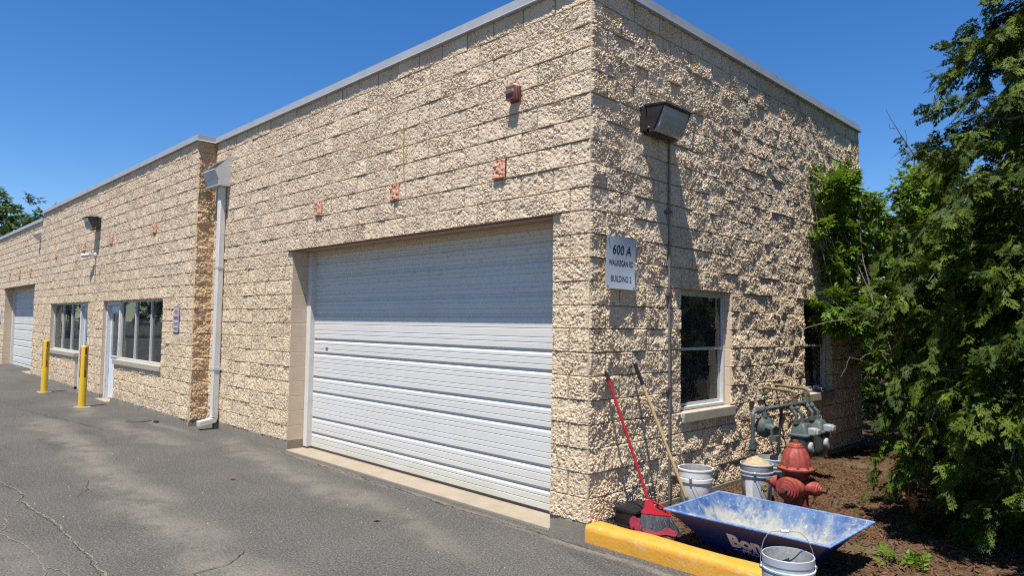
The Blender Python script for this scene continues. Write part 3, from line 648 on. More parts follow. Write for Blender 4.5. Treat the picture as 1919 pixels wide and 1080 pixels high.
# double-hung windows of the right-hand wall
def hung_window(P,y0,y1,z0,z1,label):
    x=-.085; t=.032; fr=MB()
    reveal(P,'window_reveal',y0,y1,.0,-.10,z0-.02,z1,axis='y')
    fr.box((x-.06,y0,z1-t),(x+.03,y1,z1)); fr.box((x-.06,y0,z0),(x+.03,y1,z0+t)); fr.box((x-.059,y0,z0),(x+.029,y0+t,z1)); fr.box((x-.059,y1-t,z0),(x+.029,y1,z1))
    f=fr.build('window',M['whiteframe'],P,bevel=.004); f['label']=label
    zm=(z0+z1)/2+.01
    for (a,b,xx,nm) in ((zm-.02,z1-t,x+.006,'upper_sash'),(z0+t,zm+.018,x-.03,'lower_sash')):
        s_=MB(); q=.03
        s_.box((xx-.014,y0+t,b-q),(xx+.014,y1-t,b)); s_.box((xx-.014,y0+t,a),(xx+.014,y1-t,a+q)); s_.box((xx-.013,y0+t,a+q),(xx+.013,y0+t+q,b-q)); s_.box((xx-.013,y1-t-q,a+q),(xx+.013,y1-t,b-q))
        s_.build(nm,M['whiteframe'],f,bevel=.003)
        g_=MB(); g_.box((xx-.003,y0+t+.01,a+.01),(xx+.003,y1-t-.01,b-.01)); g_.build('pane',M['glass'],f)
    s_=MB(); s_.box((-.09,y0-.0,z0-.105),(.055,y1+.035,z0-.006)); s_.build('sill',M['sill'],f,bevel=.006)
    return f
W1=hung_window(B,7*C,12*C,4*C,10*C,'double hung window nearest the address sign')
m_=MB()
for a,b,z in ((1.80,1.86,1.60),(1.88,1.91,1.60),(1.99,2.0,1.605),(2.05,2.055,1.60),(1.80,1.87,1.565),(1.97,1.975,1.565)): m_.box((-.078,a,z),(-.0765,b,z+.010))
m_.build('window_decal',M['signwhite'],W1)
hung_window(B,21.5*C,26*C,4*C,10*C,'double hung window behind the gas pipes')
# dark blinds inside lower sashes
for a_,b_ in ((1.3,2.6),(4.3,5.4)):
    m_=MB(); m_.box((-.30,a_,.7),(-.29,b_,2.1)); m_.build('blind',M['curtain'],B)
# ------------------------------------------------------------------ fixtures on the walls
# downspout
D=thing('downspout','off white square downspout with a grey conductor head in the corner of the two bays','downspout',(-7.70,-.06,-.05))
xl,xr=-8.02,-7.49
def sf(a,b,d): return (d,a,b)
poly=[(-.012,4.36),(-.28,4.09),(-.215,3.94),(-.205,3.845),(-.012,3.845)]
m_=MB()
n_=len(poly); t_=.004
m_.add([(xl,a,b) for a,b in poly]+[(xr,a,b) for a,b in poly],[[0,1,2,3,4],[9,8,7,6,5],[1,6,7,2],[2,7,8,3],[3,8,9,4],[4,9,5,0]])
m_.box((xl,-.285,4.082),(xr,-.276,4.10))
m_.build('conductor_head',M['galv'],D,smooth=False)
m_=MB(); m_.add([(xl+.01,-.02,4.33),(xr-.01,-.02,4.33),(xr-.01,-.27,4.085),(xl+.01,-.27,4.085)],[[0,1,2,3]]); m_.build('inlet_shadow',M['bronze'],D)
m_=MB(); m_.box((-7.735,-.125,.08),(-7.615,-.03,3.846)); m_.build('pipe',M['pipewhite'],D,bevel=.008)
m_=MB(); m_.hexa([(-7.735,-.125,.08),(-7.615,-.125,.08),(-7.615,-.03,.08),(-7.735,-.03,.08)]+[(-7.736,-.126,.10),(-7.614,-.126,.10),(-7.614,-.029,.10),(-7.736,-.029,.10)])
m_.hexa([(-7.735,-.32,-.055),(-7.615,-.32,-.055),(-7.615,-.06,.0),(-7.735,-.06,.0),(-7.735,-.33,.035),(-7.615,-.33,.035),(-7.615,-.03,.085),(-7.735,-.03,.085)])
m_.build('elbow',M['pipewhite'],D,bevel=.006)
m_=MB(); m_.box((-7.745,-.131,.84),(-7.605,-.02,.885)); m_.box((-7.605,-.03,.845),(-7.55,-.018,.88)); m_.build('strap',M['galv'],D)
m_=MB(); m_.box((-7.742,-.129,2.5),(-7.608,-.02,2.53)); m_.build('strap',M['galv'],D)
m_=MB(); m_.box((-7.695,-.09,-.1),(-7.62,-.03,.0)); m_.build('drain_stub',M['iron'],D)
# wall packs
def wall_pack(label,along,w_,origin,nrm,scale=1.):
    """origin: lower-left corner of the back plate on the wall, along: unit vector, nrm: outward"""
    A=Vector(along); N=Vector(nrm); O=Vector(origin); Z=Vector((0,0,1)); s=scale
    T=thing('wall_lamp',label,'wall lamp',O,group='black wall lamps on the building')
    P=lambda a,d,z: tuple(O+A*(a*w_)+N*(d*s)+Z*(z*s))
    def wedge(poly,a0,a1): 
        m=MB(); m.prism(poly,lambda d,z,a:P(a,d,z),a0,a1); return m
    wedge([(-.01,.01),(.075,.0),(.085,.21),(.06,.245),(-.01,.245)],0,1).build('housing',M['bronze'],T,bevel=.008)
    wedge([(.075,.02),(.15,.005),(.262,.225),(.262,.245),(.06,.258),(.06,.2)],.0,.045).build('side_cheek',M['bronze'],T,bevel=.004)
    wedge([(.075,.02),(.15,.005),(.262,.225),(.262,.245),(.06,.258),(.06,.2)],.955,1).build('side_cheek',M['bronze'],T,bevel=.004)
    wedge([(.05,.238),(.275,.222),(.28,.232),(.275,.243),(.05,.262)],-.015,1.015).build('hood',M['bronze'],T,bevel=.004)
    wedge([(.05,.2625),(.272,.2442),(.272,.2452),(.05,.2645)],-.005,1.005).build('dust_on_hood',M['bronzetop'],T)
    wedge([(.08,-.005),(.17,.0),(.205,.045),(.254,.212),(.254,.222),(.08,.224)],.05,.95).build('lens',M['lens'],T,bevel=.006)
    b=wedge([(.06,-.022),(.125,-.016),(.13,-.006),(.06,-.006)],.03,.97); b.build('lens_bezel',M['bronze'],T,bevel=.005)
    for a in (.03,.97):
        k=MB(); k.lathe(P(a-.02 if a<.5 else a+.0,.10,.03),[(.012,0),(.012,.012),(.004,.016)],8,dirv=tuple(A*(-1 if a<.5 else 1)),cap=True); k.build('screw',M['steel'],T)
    return T
wall_pack('large black wall lamp above the address sign','(0)' and (0,1,0),.47,(.016,.712,3.455),(1,0,0),.98)
wall_pack('black wall lamp over the two office doors',(1,0,0),.42,(-14.26,YB-.016,3.68),(0,-1,0),1.05)
# conduit below the big lamp
m_=MB(); m_.tube([(.040,1.165,3.46),(.040,1.165,.02)],.0105,8); cd=m_.build('pipe',M['conduit'],None,origin=(.04,1.165,.02))
COL.objects.unlink(cd); bpy.data.objects.remove(cd)
CD=thing('conduit','thin grey conduit running down from the large wall lamp','conduit',(.04,1.2,0))
m_=MB(); m_.tube([(.043,1.165,3.45),(.043,1.168,2.2),(.042,1.175,1.1),(.042,1.18,-.03)],.0115,8); m_.build('pipe',M['conduit'],CD)
for z in (2.75,1.95,1.05): 
    m_=MB(); m_.box((.01,1.13,z),(.058,1.2,z+.025)); m_.build('clip',M['conduit'],CD)
# address sign, slightly bent away from the rough wall
T=thing('address_sign','bent aluminium address sign with black text right of the building corner','sign',(.03,.37,1.98))
y0,y1,z0,z1=.137,.590,1.975,2.432
n_=41; a,b=np.meshgrid(np.linspace(0,1,n_),np.linspace(0,1,n_),indexing='ij')
def bend(a,b): return .066+.010*np.cos(a*np.pi)*.6+.016*(b-.35)**2*1.5-.012*np.sin(b*np.pi)*(a)
def sgn(a,b,d=0.): return np.stack([bend(a,b)+d,y0+(y1-y0)*a+.010*(b-.5),z0+(z1-z0)*b],-1)
Vt=sgn(a,b).reshape(-1,3); Vb=sgn(a,b,-.003).reshape(-1,3)
Fq=grid_faces(n_,n_); np_mesh('sign_plate',np.concatenate([Vt,Vb]),np.concatenate([Fq,Fq[:,::-1]+n_*n_]),M['sign'],T)
def on_sign(name,body,ac,bc,hgt,wd,bold):
    """centre (ac,bc), letter height and line width in metres, following the sign's bend"""
    o=text(name,body,1.,Matrix.Identity(4),M['ink'],T,depth=0.,bold=bold); me=o.data
    co=np.array([v.co[:] for v in me.vertices])+np.array(WO[T.name]); mn,mx2=co.min(0),co.max(0)
    ya=(co[:,0]-mn[0])/(mx2[0]-mn[0])*wd+(y0+(y1-y0)*ac-wd/2); zb=(co[:,1]-mn[1])/(mx2[1]-mn[1])*hgt+(z0+(z1-z0)*bc-hgt/2)
    A_=(ya-y0)/(y1-y0); B_=(zb-z0)/(z1-z0); W_=sgn(A_,B_,.0005)
    for v,p in zip(me.vertices,W_): v.co=Vector(p)-WO[T.name]
on_sign('lettering','600 A',.53,.755,.084,.30,.016)
on_sign('lettering','WAUKEGAN RD',.52,.50,.054,.390,.020)
on_sign('lettering','BUILDING 2',.52,.195,.056,.32,.018)
for a_,b_ in ((.05,.95),(.95,.93),(.06,.05),(.94,.05)):
    p=sgn(np.array(a_),np.array(b_)); m_=MB(); m_.lathe(tuple(p),[(.009,0),(.009,.004),(.003,.007)],8,axis='x',cap=True); m_.build('screw',M['steel'],T)
# no parking sign
T=thing('parking_sign','narrow faded white parking sign with purple border left of the downspout','sign',(-8.80,YB-.03,1.43))
def rsign(x0,x1,z0,z1,y,t,r=.025):
    pts=[]
    for cx_,cz_,a0 in ((x1-r,z1-r,0),(x0+r,z1-r,90),(x0+r,z0+r,180),(x1-r,z0+r,270)):
        for k in range(4): q=rad(a0+k*30); pts.append((cx_+r*math.cos(q),cz_+r*math.sin(q)))
    m=MB(); m.prism(pts,lambda a,b,d:(a,d,b),y,y+t); return m
rsign(-8.945,-8.665,1.425,1.875,YB-.030,.003).build('sign_border',M['inkblue'],T)
rsign(-8.93,-8.68,1.44,1.86,YB-.0325,.002).build('sign_plate',M['signwhite'],T)
def frontmx(x,y,z): return Matrix(((1,0,0,x),(0,0,-1,y),(0,1,0,z),(0,0,0,1)))
text('lettering','NO',.10,frontmx(-8.805,YB-.0335,1.755),M['inkred'],T,xs=.9,bold=.004,align='CENTER')
text('lettering','PARKING',.082,frontmx(-8.805,YB-.0335,1.655),M['inkred'],T,xs=.64,bold=.004,align='CENTER')
text('lettering','THIS SIDE',.06,frontmx(-8.805,YB-.0335,1.56),M['inkblue'],T,xs=.74,bold=.002,align='CENTER')
text('lettering','OF SPACE',.06,frontmx(-8.805,YB-.0335,1.475),M['inkblue'],T,xs=.74,bold=.002,align='CENTER')
# small sign at the far end
T=thing('door_sign','small pale blue sign at the far left edge beside the far garage door','sign',(-26.3,YB-.03,1.45))
rsign(-26.53,-26.08,1.45,1.88,YB-.035,.004).build('sign_plate',M['sign'],T)
rsign(-26.48,-26.13,1.50,1.83,YB-.0375,.002).build('sign_face',M['label'],T)
# fire alarm strobe high on the front wall
T=thing('fire_alarm','red box shaped fire alarm strobe high on the front wall','alarm',(-.88,-.02,3.75))
m_=MB(); m_.box((-.955,-.035,3.765),(-.825,.0,3.915)); m_.build('back_plate',M['alarmred'],T,bevel=.003)
m_=MB(); m_.box((-.945,-.105,3.772),(-.835,-.035,3.908))
for y in (-.05,-.07,-.09): m_.box((-.8355,y-.004,3.775),(-.830,y+.004,3.905))
m_.build('housing',M['alarmred'],T,bevel=.003)
m_=MB(); m_.hexa([(-.955,-.105,3.835),(-.84,-.105,3.835),(-.84,-.08,3.835),(-.955,-.08,3.835),(-.955,-.132,3.858),(-.84,-.132,3.858),(-.84,-.08,3.876),(-.955,-.08,3.876)]); m_.build('strobe_lens',M['alarmlens'],T,bevel=.004)
# camera, sensor
T=thing('security_camera','small grey bullet security camera under the far wall lamp','camera',(-14.13,YB-.02,3.1))
m_=MB(); m_.lathe((-14.13,YB+.0,3.10),[(.06,0),(.06,-.05),(.03,-.07)],16,axis='y',cap=True); m_.build('mount',M['camwhite'],T)
m_=MB(); m_.tube([(-14.13,YB-.05,3.10),(-14.16,YB-.10,3.09),(-14.25,YB-.13,3.10)],.018,8); m_.build('arm',M['steel'],T)
m_=MB(); m_.lathe((-14.20,YB-.13,3.10),[(.03,0),(.042,.02),(.042,.26),(.047,.28),(.047,.30),(.02,.302)],14,dirv=(-1,-.25,-.02),cap=True); m_.build('body',M['camwhite'],T)
m_=MB(); m_.tube([(-14.12,YB-.012,3.08),(-14.12,YB-.014,2.80),(-14.15,YB-.012,2.50)],.012,6); m_.build('cable',M['black'],T)
T=thing('motion_sensor','small grey hooded sensor below the step in the coping','sensor',(-20.2,YB-.02,4.0))
m_=MB(); m_.box((-20.27,YB-.02,4.02),(-20.11,YB+.02,4.16)); m_.build('bracket',M['galv'],T)
m_=MB(); m_.hexa([(-20.23,YB-.08,3.90),(-20.15,YB-.08,3.90),(-20.15,YB-.02,3.90),(-20.23,YB-.02,3.90),(-20.30,YB-.22,4.07),(-20.12,YB-.22,4.07),(-20.12,YB-.02,4.16),(-20.30,YB-.02,4.16)]); m_.build('hood',M['galv'],T,bevel=.006)
# yellow stain strip is a thin hanging cord on the block face
m_=MB(); m_.tube([(-2.69,-.035,3.90),(-2.685,-.036,3.6),(-2.66,-.036,3.27)],.006,5); o=m_.build('cord',mat('yellow_cord',(.50,.34,.06),rough=.9),None,origin=(-2.66,-.036,3.27)); tag(o,'thin yellow cord hanging down the blocks above the wide door','cord')
# wreath in the office window
T=thing('wreath','crimson ring with a white tag hanging inside the right office window','wreath',(-11.2,YB+.18,1.35))
m_=MB(); pts=[(-11.2+.20*math.cos(a),YB+.19+.015*math.sin(5*a),1.46+.20*math.sin(a)) for a in np.linspace(0,2*math.pi,33)]; m_.tube(pts,[.032+.008*math.sin(i*2.3) for i in range(33)],8,cap=False); m_.build('ring',M['wreath'],T)
m_=MB(); m_.box((-11.04,YB+.16,1.22),(-10.98,YB+.165,1.37)); m_.build('tag',M['grip'],T)
m_=MB(); m_.tube([(-11.2,YB+.19,1.66),(-11.2,YB+.17,1.95)],.003,4); m_.build('string',M['grip'],T)
# ------------------------------------------------------------------ bollards
def bollard(x,y,z0,label,h=1.20):
    T=thing('bollard',label,'bollard',(x,y,z0),group='yellow bollards guarding the office doors')
    m=MB(); m.lathe((x,y,z0),[(.0705,-.05),(.0705,h-.03),(.067,h-.012),(.054,h),(.001,h+.002)],28); m.build('post_sleeve',M['yellow'],T)
    for a0 in (-80,100,10,190):
        for za,zb_,k in ((h-.17,h-.03,'redtape'),(h-.62,h-.47,'redtape')):
            m=MB(); 
            for i in range(5):
                a=rad(a0-14+28*i/4); c_,s_=math.cos(a),math.sin(a)
                m.v+=[Vector((x+.0713*c_,y+.0713*s_,z0+za)),Vector((x+.0713*c_,y+.0713*s_,z0+zb_))]
                if i: m.f.append([2*i-2,2*i,2*i+1,2*i-1])
            m.build('reflector',M[k],T)
        m=MB()
        for j in range(8):
            zz=h-.45+j*.035
            b=len(m.v)
            for i in range(6):
                t=i/5; a=rad(a0-19+38*t); c_,s_=math.cos(a),math.sin(a)
                m.v+=[Vector((x+.0713*c_,y+.0713*s_,z0+zz+t*.045-.028)),Vector((x+.0713*c_,y+.0713*s_,z0+zz+t*.045-.010))]
                if i: m.f.append([b+2*i-2,b+2*i,b+2*i+1,b+2*i-1])
        m.build('stripe_label',M['blacktape'],T)
    m=MB(); p=[(x+(.20+.05*math.sin(3*a+x))*math.cos(a)*1.1,y+(.17+.04*math.cos(2*a))*math.sin(a)) for a in np.linspace(0,2*math.pi,17)[:-1]]
    m.prism(p,lambda a,b,d:(a,b,d),z0-.02,z0+.007); m.build('footing',M['apron'],T)
bollard(-11.95,-.965,gz(-11.95),'yellow striped bollard nearest the right office window')
bollard(-15.25,-.985,gz(-15.25),'yellow striped bollard nearest the left office window')
# ground bits
T=thing('utility_cover','round dark iron cover set in the asphalt near the downspout','cover',(-9.27,-.72,gz(-9.27)))
m_=MB(); m_.lathe((-9.27,-.72,gz(-9.27)),[(.20,0.),(.20,.012),(.165,.014)],28); m_.build('ring',M['iron'],T)
m_=MB(); m_.lathe((-9.27,-.72,gz(-9.27)),[(.16,.002),(.16,.016),(.10,.018),(.001,.019)],24); m_.build('lid',M['iron'],T)
m_=MB(); m_.hexa([(-8.94,-.60,gz(-9)),(-8.84,-.58,gz(-9)),(-8.85,-.52,gz(-9)),(-8.95,-.54,gz(-9)),(-8.93,-.59,-.06),(-8.85,-.575,-.06),(-8.86,-.53,-.06),(-8.94,-.55,-.06)])
tag(m_.build('rubber_block',M['black'],None,origin=(-8.9,-.56,gz(-9)),bevel=.008),'small black rubber block lying beside the iron cover','block')
def dry_leaf(x,y,s,rot,label):
    m=MB(); z=gz(x)+.008; q=[(-1,0,.2),(-.4,.5,.5),(.3,.55,.25),(1,0,.6),(.4,-.5,.3),(-.3,-.45,.45),(0,0,.0)]
    c_,s_=math.cos(rot),math.sin(rot)
    m.add([(x+s*(a*c_-b*s_),y+s*(a*s_+b*c_),z+s*h*.6) for a,b,h in q],[[6,i,(i+1)%6] for i in range(6)])
    tag(m.build('dry_leaf',mat('dry_leaf_brown',(.16,.055,.025),rough=.8),None,origin=(x,y,z),smooth=False),label,'leaf')
dry_leaf(-4.06,-1.27,.045,.4,'curled reddish brown dry leaf on open asphalt'); dry_leaf(-1.62,-.98,.04,1.3,'small brown dry leaf on asphalt in front of the wide door')
n=80; px_=rng.uniform(-8,1.2,n); py_=rng.uniform(-3.6,-.2,n); s0=rng.uniform(.002,.006,n)
V=[];F=[]
for x,y,s in zip(px_,py_,s0):
    k=len(V); z=gz(x)+.001; V+=[(x-s,y-s*.6,z),(x+s,y-s*.8,z),(x+s*.8,y+s*.7,z),(x-s*.7,y+s,z),(x,y,z+s*.9)]
    F+=[(k,k+1,k+4),(k+1,k+2,k+4),(k+2,k+3,k+4),(k+3,k,k+4)]
tag(np_mesh('grit',V,F,M['whitebits'],smooth=False),'pale grit scattered over the asphalt','grit',kind='stuff')
# ------------------------------------------------------------------ yellow curb
nx=90; V=[];F=[]
prof=[(-.030,-.30),(-.030,-.05),(-.026,-.020),(-.012,-.004),(.012,.003),(.09,.004),(.145,.001),(.168,-.012),(.176,-.04),(.178,-.20)]
for i in range(nx+1):
    x=.004+i*.062
    for j,(y,z) in enumerate(prof):
        k=.004 if 0<j<9 else 0
        V.append((x,y+k*vn(np.array(x*3.1),np.array(j*2.),4)*2,z+k*vn(np.array(x*4.7),np.array(j*1.3),5)*2.2))
    if i:
        for j in range(len(prof)-1):
            a=(i-1)*len(prof)+j; b=i*len(prof)+j; F.append((a,b,b+1,a+1))
k=len(V); V+=[V[j] for j in range(len(prof))]
cb=np_mesh('curb',np.array(V),np.array(F),M['curb'])
bm=bmesh.new(); bm.from_mesh(cb.data); bm.verts.ensure_lookup_table(); bm.faces.new([bm.verts[k+j] for j in range(len(prof))][::-1]); bm.to_mesh(cb.data); bm.free()
tag(cb,'yellow painted concrete curb edging the mulch bed','curb')
# ------------------------------------------------------------------ black bin
T=thing('storage_tub','black plastic tub turned upside down against the wall beside the broom','tub',(.16,.40,-.05))
def rrect(cx_,cy_,hx,hy,r,n=5):
    pts=[]
    for sx,sy,a0 in ((1,1,0),(-1,1,90),(-1,-1,180),(1,-1,270)):
        for k in range(n): q=rad(a0+90*k/(n-1)); pts.append((cx_+sx*(hx-r)+r*math.cos(q),cy_+sy*(hy-r)+r*math.sin(q)))
    return pts
def loft(layers,cap=True):
    m=MB(); n=len(layers[0][0]); 
    for pts,z in layers: m.v+=[Vector((x,y,z)) for x,y in pts]
    for i in range(len(layers)-1):
        for k in range(n): m.f.append([i*n+k,i*n+(k+1)%n,(i+1)*n+(k+1)%n,(i+1)*n+k])
    if cap: m.f.append([(len(layers)-1)*n+k for k in range(n)]); m.f.append(list(range(n))[::-1])
    return m
cx_,cy_=.165,.44
loft([(rrect(cx_,cy_,.135,.165,.05),-.06),(rrect(cx_,cy_,.135,.165,.05),-.035),(rrect(cx_,cy_,.122,.152,.045),-.03),(rrect(cx_,cy_,.115,.145,.045),.075),(rrect(cx_,cy_,.125,.155,.05),.082),(rrect(cx_,cy_,.122,.152,.05),.100),(rrect(cx_,cy_,.10,.13,.05),.115),(rrect(cx_,cy_,.03,.04,.02),.122)]).build('tub_shell',M['bin'],T,angle=25)
# ------------------------------------------------------------------ broom, cloth, long handle
T=thing('broom','red handled angle broom with grey bristles leaning on the wall','broom',(.45,.33,-.04))
top=Vector((.052,.187,1.235)); bot=Vector((.385,.335,.185))
m_=MB(); m_.tube([top,top.lerp(bot,.5)+Vector((.003,-.002,0)),bot],.0125,10); m_.build('handle',M['redplastic'],T)
dv=(top-bot).normalized(); m_=MB(); m_.tube([top-dv*.05,top+dv*.012,top+dv*.03],[.0150,.0150,.009],10); m_.build('end_cap',M['black'],T)
# head lies in the plane facing the camera: right direction along +x+y
hr=Vector((.66,.60,-.06)).normalized(); dn=(Vector((.47,.34,-.045))-bot).normalized(); hn=hr.cross(dn).normalized()
hp=lambda a,b,d: tuple(bot+hr*a+dn*b+hn*d)
m_=MB(); m_.prism([(-.022,-.035),(.024,-.035),(.040,.03),(.145,.082),(.150,.096),(-.095,.092),(-.085,.070),(-.045,.028)],hp,-.017,.017); m_.build('head',M['redplastic'],T,bevel=.005)
m_=MB(); m_.tube([hp(.02,-.02,0),hp(.075,-.005,0),(hp(.125,.045,0)),hp(.15,.088,0)],.009,8); m_.build('hook_bar',M['redplastic'],T)
m_=MB(); r_2=random.Random(4)
for i in range(420):
    a=-.09+.235*r_2.random(); d0=r_2.uniform(-.014,.014); sp=(a-.02)*.42+r_2.gauss(0,.008); L_=.135+.035*(a+.09)/.235+r_2.uniform(-.012,.01); e=d0*2.4
    m_.add([hp(a-.0012,.088,d0),hp(a+.0012,.088,d0),hp(a+sp+.0012,.088+L_,e),hp(a+sp-.0012,.088+L_,e)],[[0,1,2,3]])
    m_.add([hp(a,.088,d0-.0012),hp(a,.088,d0+.0012),hp(a+sp,.088+L_,e+.0012),hp(a+sp,.088+L_,e-.0012)],[[0,1,2,3]])
o=m_.build('bristles',M['bristle'],T,smooth=False); o['kind']='stuff'
m_=MB(); m_.prism([(-.088,.09),(.145,.09),(.20,.215),(-.125,.20)],hp,-.012,.012); m_.build('bristle_core',M['bristle'],T)
# cloth rag
def rag():
    n_=34; a,b=np.meshgrid(np.linspace(0,1,n_),np.linspace(0,1,n_),indexing='ij')
    bb=b*2-1; nx_,ny_=.55,-.83
    x=.275+.31*a+nx_*.085*bb*(1-.25*a); y=.245+.185*a+ny_*.085*bb*(1-.25*a)
    x=x+vn(a*5,b*5,6)*.05; y=y+vn(a*5,b*5,7)*.05
    fold=.016*np.sin(a*17+bb*3)+.014*np.sin(bb*8-a*7)+vn(a*9,b*9,3)*.030
    hgt=.085*np.exp(-((a-.10)/.17)**2)*np.exp(-((bb+.25)/.7)**2)+.042*np.exp(-((bb-.35)/.38)**2)*(.7+.3*np.sin(a*9))
    gl_=np.where(y<.185,.010,-.045)
    z=np.maximum(gl_+hgt+fold*np.clip(hgt*18,.1,1),gl_+.004)
    o=np_mesh('cloth',np.stack([x,y,z],-1).reshape(-1,3),grid_faces(n_,n_),M['cloth'],origin=(.4,.33,-.04))
    md=o.modifiers.new('thickness','SOLIDIFY'); md.thickness=.006
    md=o.modifiers.new('round','SUBSURF'); md.levels=1; md.render_levels=1
    tag(o,'crumpled maroon cloth lying on the curb under the broom','cloth')
rag()
T=thing('long_handled_scraper','wooden handled tool with a black grip leaning on the wall behind the trough','tool',(.55,.9,-.05))
top=Vector((.062,.572,1.328)); bot=Vector((.47,.80,.13)); dv=(bot-top).normalized()
p1=top+dv*.20; m_=MB(); m_.tube([p1,p1.lerp(bot,.5),bot-dv*.03],.0145,10); m_.build('handle',M['wood'],T)
m_=MB(); m_.tube([top,top+dv*.01,top+dv*.19,p1+dv*.012],[.012,.0185,.0175,.0155],10); m_.build('grip',M['black'],T)
m_=MB(); m_.tube([bot-dv*.05,bot+dv*.03],[.0165,.012],10); m_.build('ferrule',M['steel'],T)
e=bot+dv*.16; m_=MB(); m_.tube([bot+dv*.02,e],[.009,.007],8); m_.hexa([tuple(e+Vector(q)) for q in ((-.09,-.02,-.05),(.09,.06,-.05),(.09,.064,-.05),(-.09,-.016,-.05),(-.05,-.01,.02),(.05,.035,.02),(.05,.039,.02),(-.05,-.006,.02))]); m_.build('blade',M['steel'],T)
# ------------------------------------------------------------------ pails
def pail(label,c,r=.148,h=.37,mtl='pailgrey',bands=((.0,.008,.012),(.055,.014,.007),(.095,.05,.008)),inside='pailin',tilt=None,group='plastic pails'):
    """c = centre of the base; bands: (distance below rim, height, extra radius)"""
    x,y,z=c; T=thing('pail',label,'bucket',c,group=group)
    rt=lambda zz: r*(.88+.12*zz/h)
    prof=[(.001,0),(rt(0)*.96,0),(rt(0),.008)]
    for d,hh,ex in sorted(bands,key=lambda q:-q[0]):
        za=h-d-hh; zb_=h-d
        prof+=[(rt(za),za-.002),(rt(za)+ex,za+.001),(rt(zb_)+ex,zb_-.002),(rt(zb_),zb_)] if d>0 else [(rt(za),za-.002),(rt(za)+ex,za),(rt(zb_)+ex,zb_-.002),(rt(zb_)+ex-.003,zb_+.001),(rt(zb_)-.004,zb_)]
    m=MB(); m.lathe(c,prof,44); m.build('shell',M[mtl],T,angle=40)
    m=MB(); m.lathe(c,[(rt(h)-.0042,h-.001),(rt(h*.5)-.004,h*.5),(rt(0)-.004,.02),(.001,.018)],44); m.build('inner_wall',M[inside],T)
    return T,rt
def bail(T,c,rt,h,mode,ang,drop=.5,wirem='wire',grip=True):
    """wire handle: mode 'up' stands over the pail, 'down' hangs at its side"""
    x,y,z=c; r=rt(h)+.012; a=rad(ang); u=Vector((math.cos(a),math.sin(a),0)); w_=Vector((-u.y,u.x,0)); c0=Vector((x,y,z+h-.075))
    for s in (-1,1):
        m=MB(); m.ball(tuple(c0+u*s*(r+.002)),.014,10,6); m.build('ear',M['wire'] if wirem=='wire' else M['pailgrey'],T)
    pts=[]
    for i in range(25):
        t=math.pi*i/24; 
        p=c0+u*(math.cos(t)*(r+.004))
        if mode=='up': hgt=.20*min(1,math.sin(t)*1.25)**.9; p=c0+u*(math.cos(t)*(r+.004)*(1 if abs(math.cos(t))>.75 else (.35+.65*abs(math.cos(t))/.75)))+Vector((0,0,1))*hgt+w_*.06*math.sin(t)
        else: p=c0+(u*math.cos(t)+w_*math.sin(t))*(r+.010)-Vector((0,0,1))*drop*.32*math.sin(t)
        pts.append(p)
    m=MB(); m.tube(pts,.0022,6); m.build('bail',M[wirem],T)
    if grip:
        m=MB(); m.tube(pts[10:15],.009,8); m.build('bail_grip',M['grip'],T)
# front pail on the asphalt
c=(1.80,-.245,-.135); T,rt=pail('grey pail with a raised wire handle standing in front of the blue trough',c,r=.152,h=.378,bands=((0,.045,.0035),(.072,.012,.012),(.10,.05,.009)))
bail(T,c,rt,.378,'up',43)
c=(.215,1.36,-.06); T,rt=pail('dusty white pail behind the left end of the blue trough',c,r=.158,h=.375,mtl='pailwhite',bands=((0,.014,.008),(.014,.060,.004),(.085,.035,.010)))
bail(T,c,rt,.375,'down',-75,1.1,grip=False)
c=(.50,2.03,-.06); T,rt=pail('grey pail heaped with tan sand beside the hydrant',c,r=.153,h=.375,bands=((0,.012,.006),(.012,.055,.002),(.07,.012,.012),(.105,.012,.012)))
bail(T,c,rt,.375,'down',-70,1.2,grip=False,wirem='black')
def patch(T,c,rt,h,a0,a1,z0,z1,mtl,name,ex=.0015):
    m=MB(); n=10
    for i in range(n+1):
        a=rad(a0+(a1-a0)*i/n)
        for zz in (z0,z1): m.v.append(Vector((c[0]+(rt(zz)+ex)*math.cos(a),c[1]+(rt(zz)+ex)*math.sin(a),c[2]+zz)))
        if i: m.f.append([2*i-2,2*i,2*i+1,2*i-1])
    return m.build(name,M[mtl],T)
patch(T,c,rt,.375,-78,-50,.03,.235,'label','label_panel'); patch(T,c,rt,.375,-49,-20,.03,.24,'label2','label_panel'); patch(T,c,rt,.375,-110,-79,.03,.24,'pailwhite','label_panel')
m_=MB(); pts=[]
for i in range(70):
    t=i/69; a=t*5.2*math.pi; q=.034*t; aa=rad(-36)+q*math.cos(a)/rt(.16); pts.append((c[0]+(rt(.16)+.004)*math.cos(aa),c[1]+(rt(.16)+.004)*math.sin(aa),c[2]+.165+q*math.sin(a)))
m_.tube(pts,.0028,5); m_.build('spiral_emblem',M['gold'],T)
# sand heap
n_=30; V=[];F=[]
for i in range(13):
    q=i/12
    for k in range(n_):
        a=2*math.pi*k/n_; rr=(rt(.36)-.006)*q
        x,y=rr*math.cos(a),rr*math.sin(a); z=.345+.088*(1-q**1.7)+float(vn(np.array(x*28+3),np.array(y*28),4))*.030*(1-q**4)+float(vn(np.array(x*70),np.array(y*70),5))*.012*(1-q**6)
        V.append((c[0]+x,c[1]+y,c[2]+z))
    if i:
        for k in range(n_): F.append(((i-1)*n_+k,i*n_+k,i*n_+(k+1)%n_,(i-1)*n_+(k+1)%n_))
tag(np_mesh('sand_heap',V,F,M['sand'],origin=(c[0],c[1],c[2]+.3)),'heap of tan sand filling the grey pail beside the hydrant','sand')
c=(.48,2.42,-.06); T,rt=pail('second grey pail half hidden between the sand pail and the hydrant',c,r=.153,h=.375,bands=((0,.012,.006),(.012,.055,.002),(.07,.012,.012),(.105,.012,.012)))
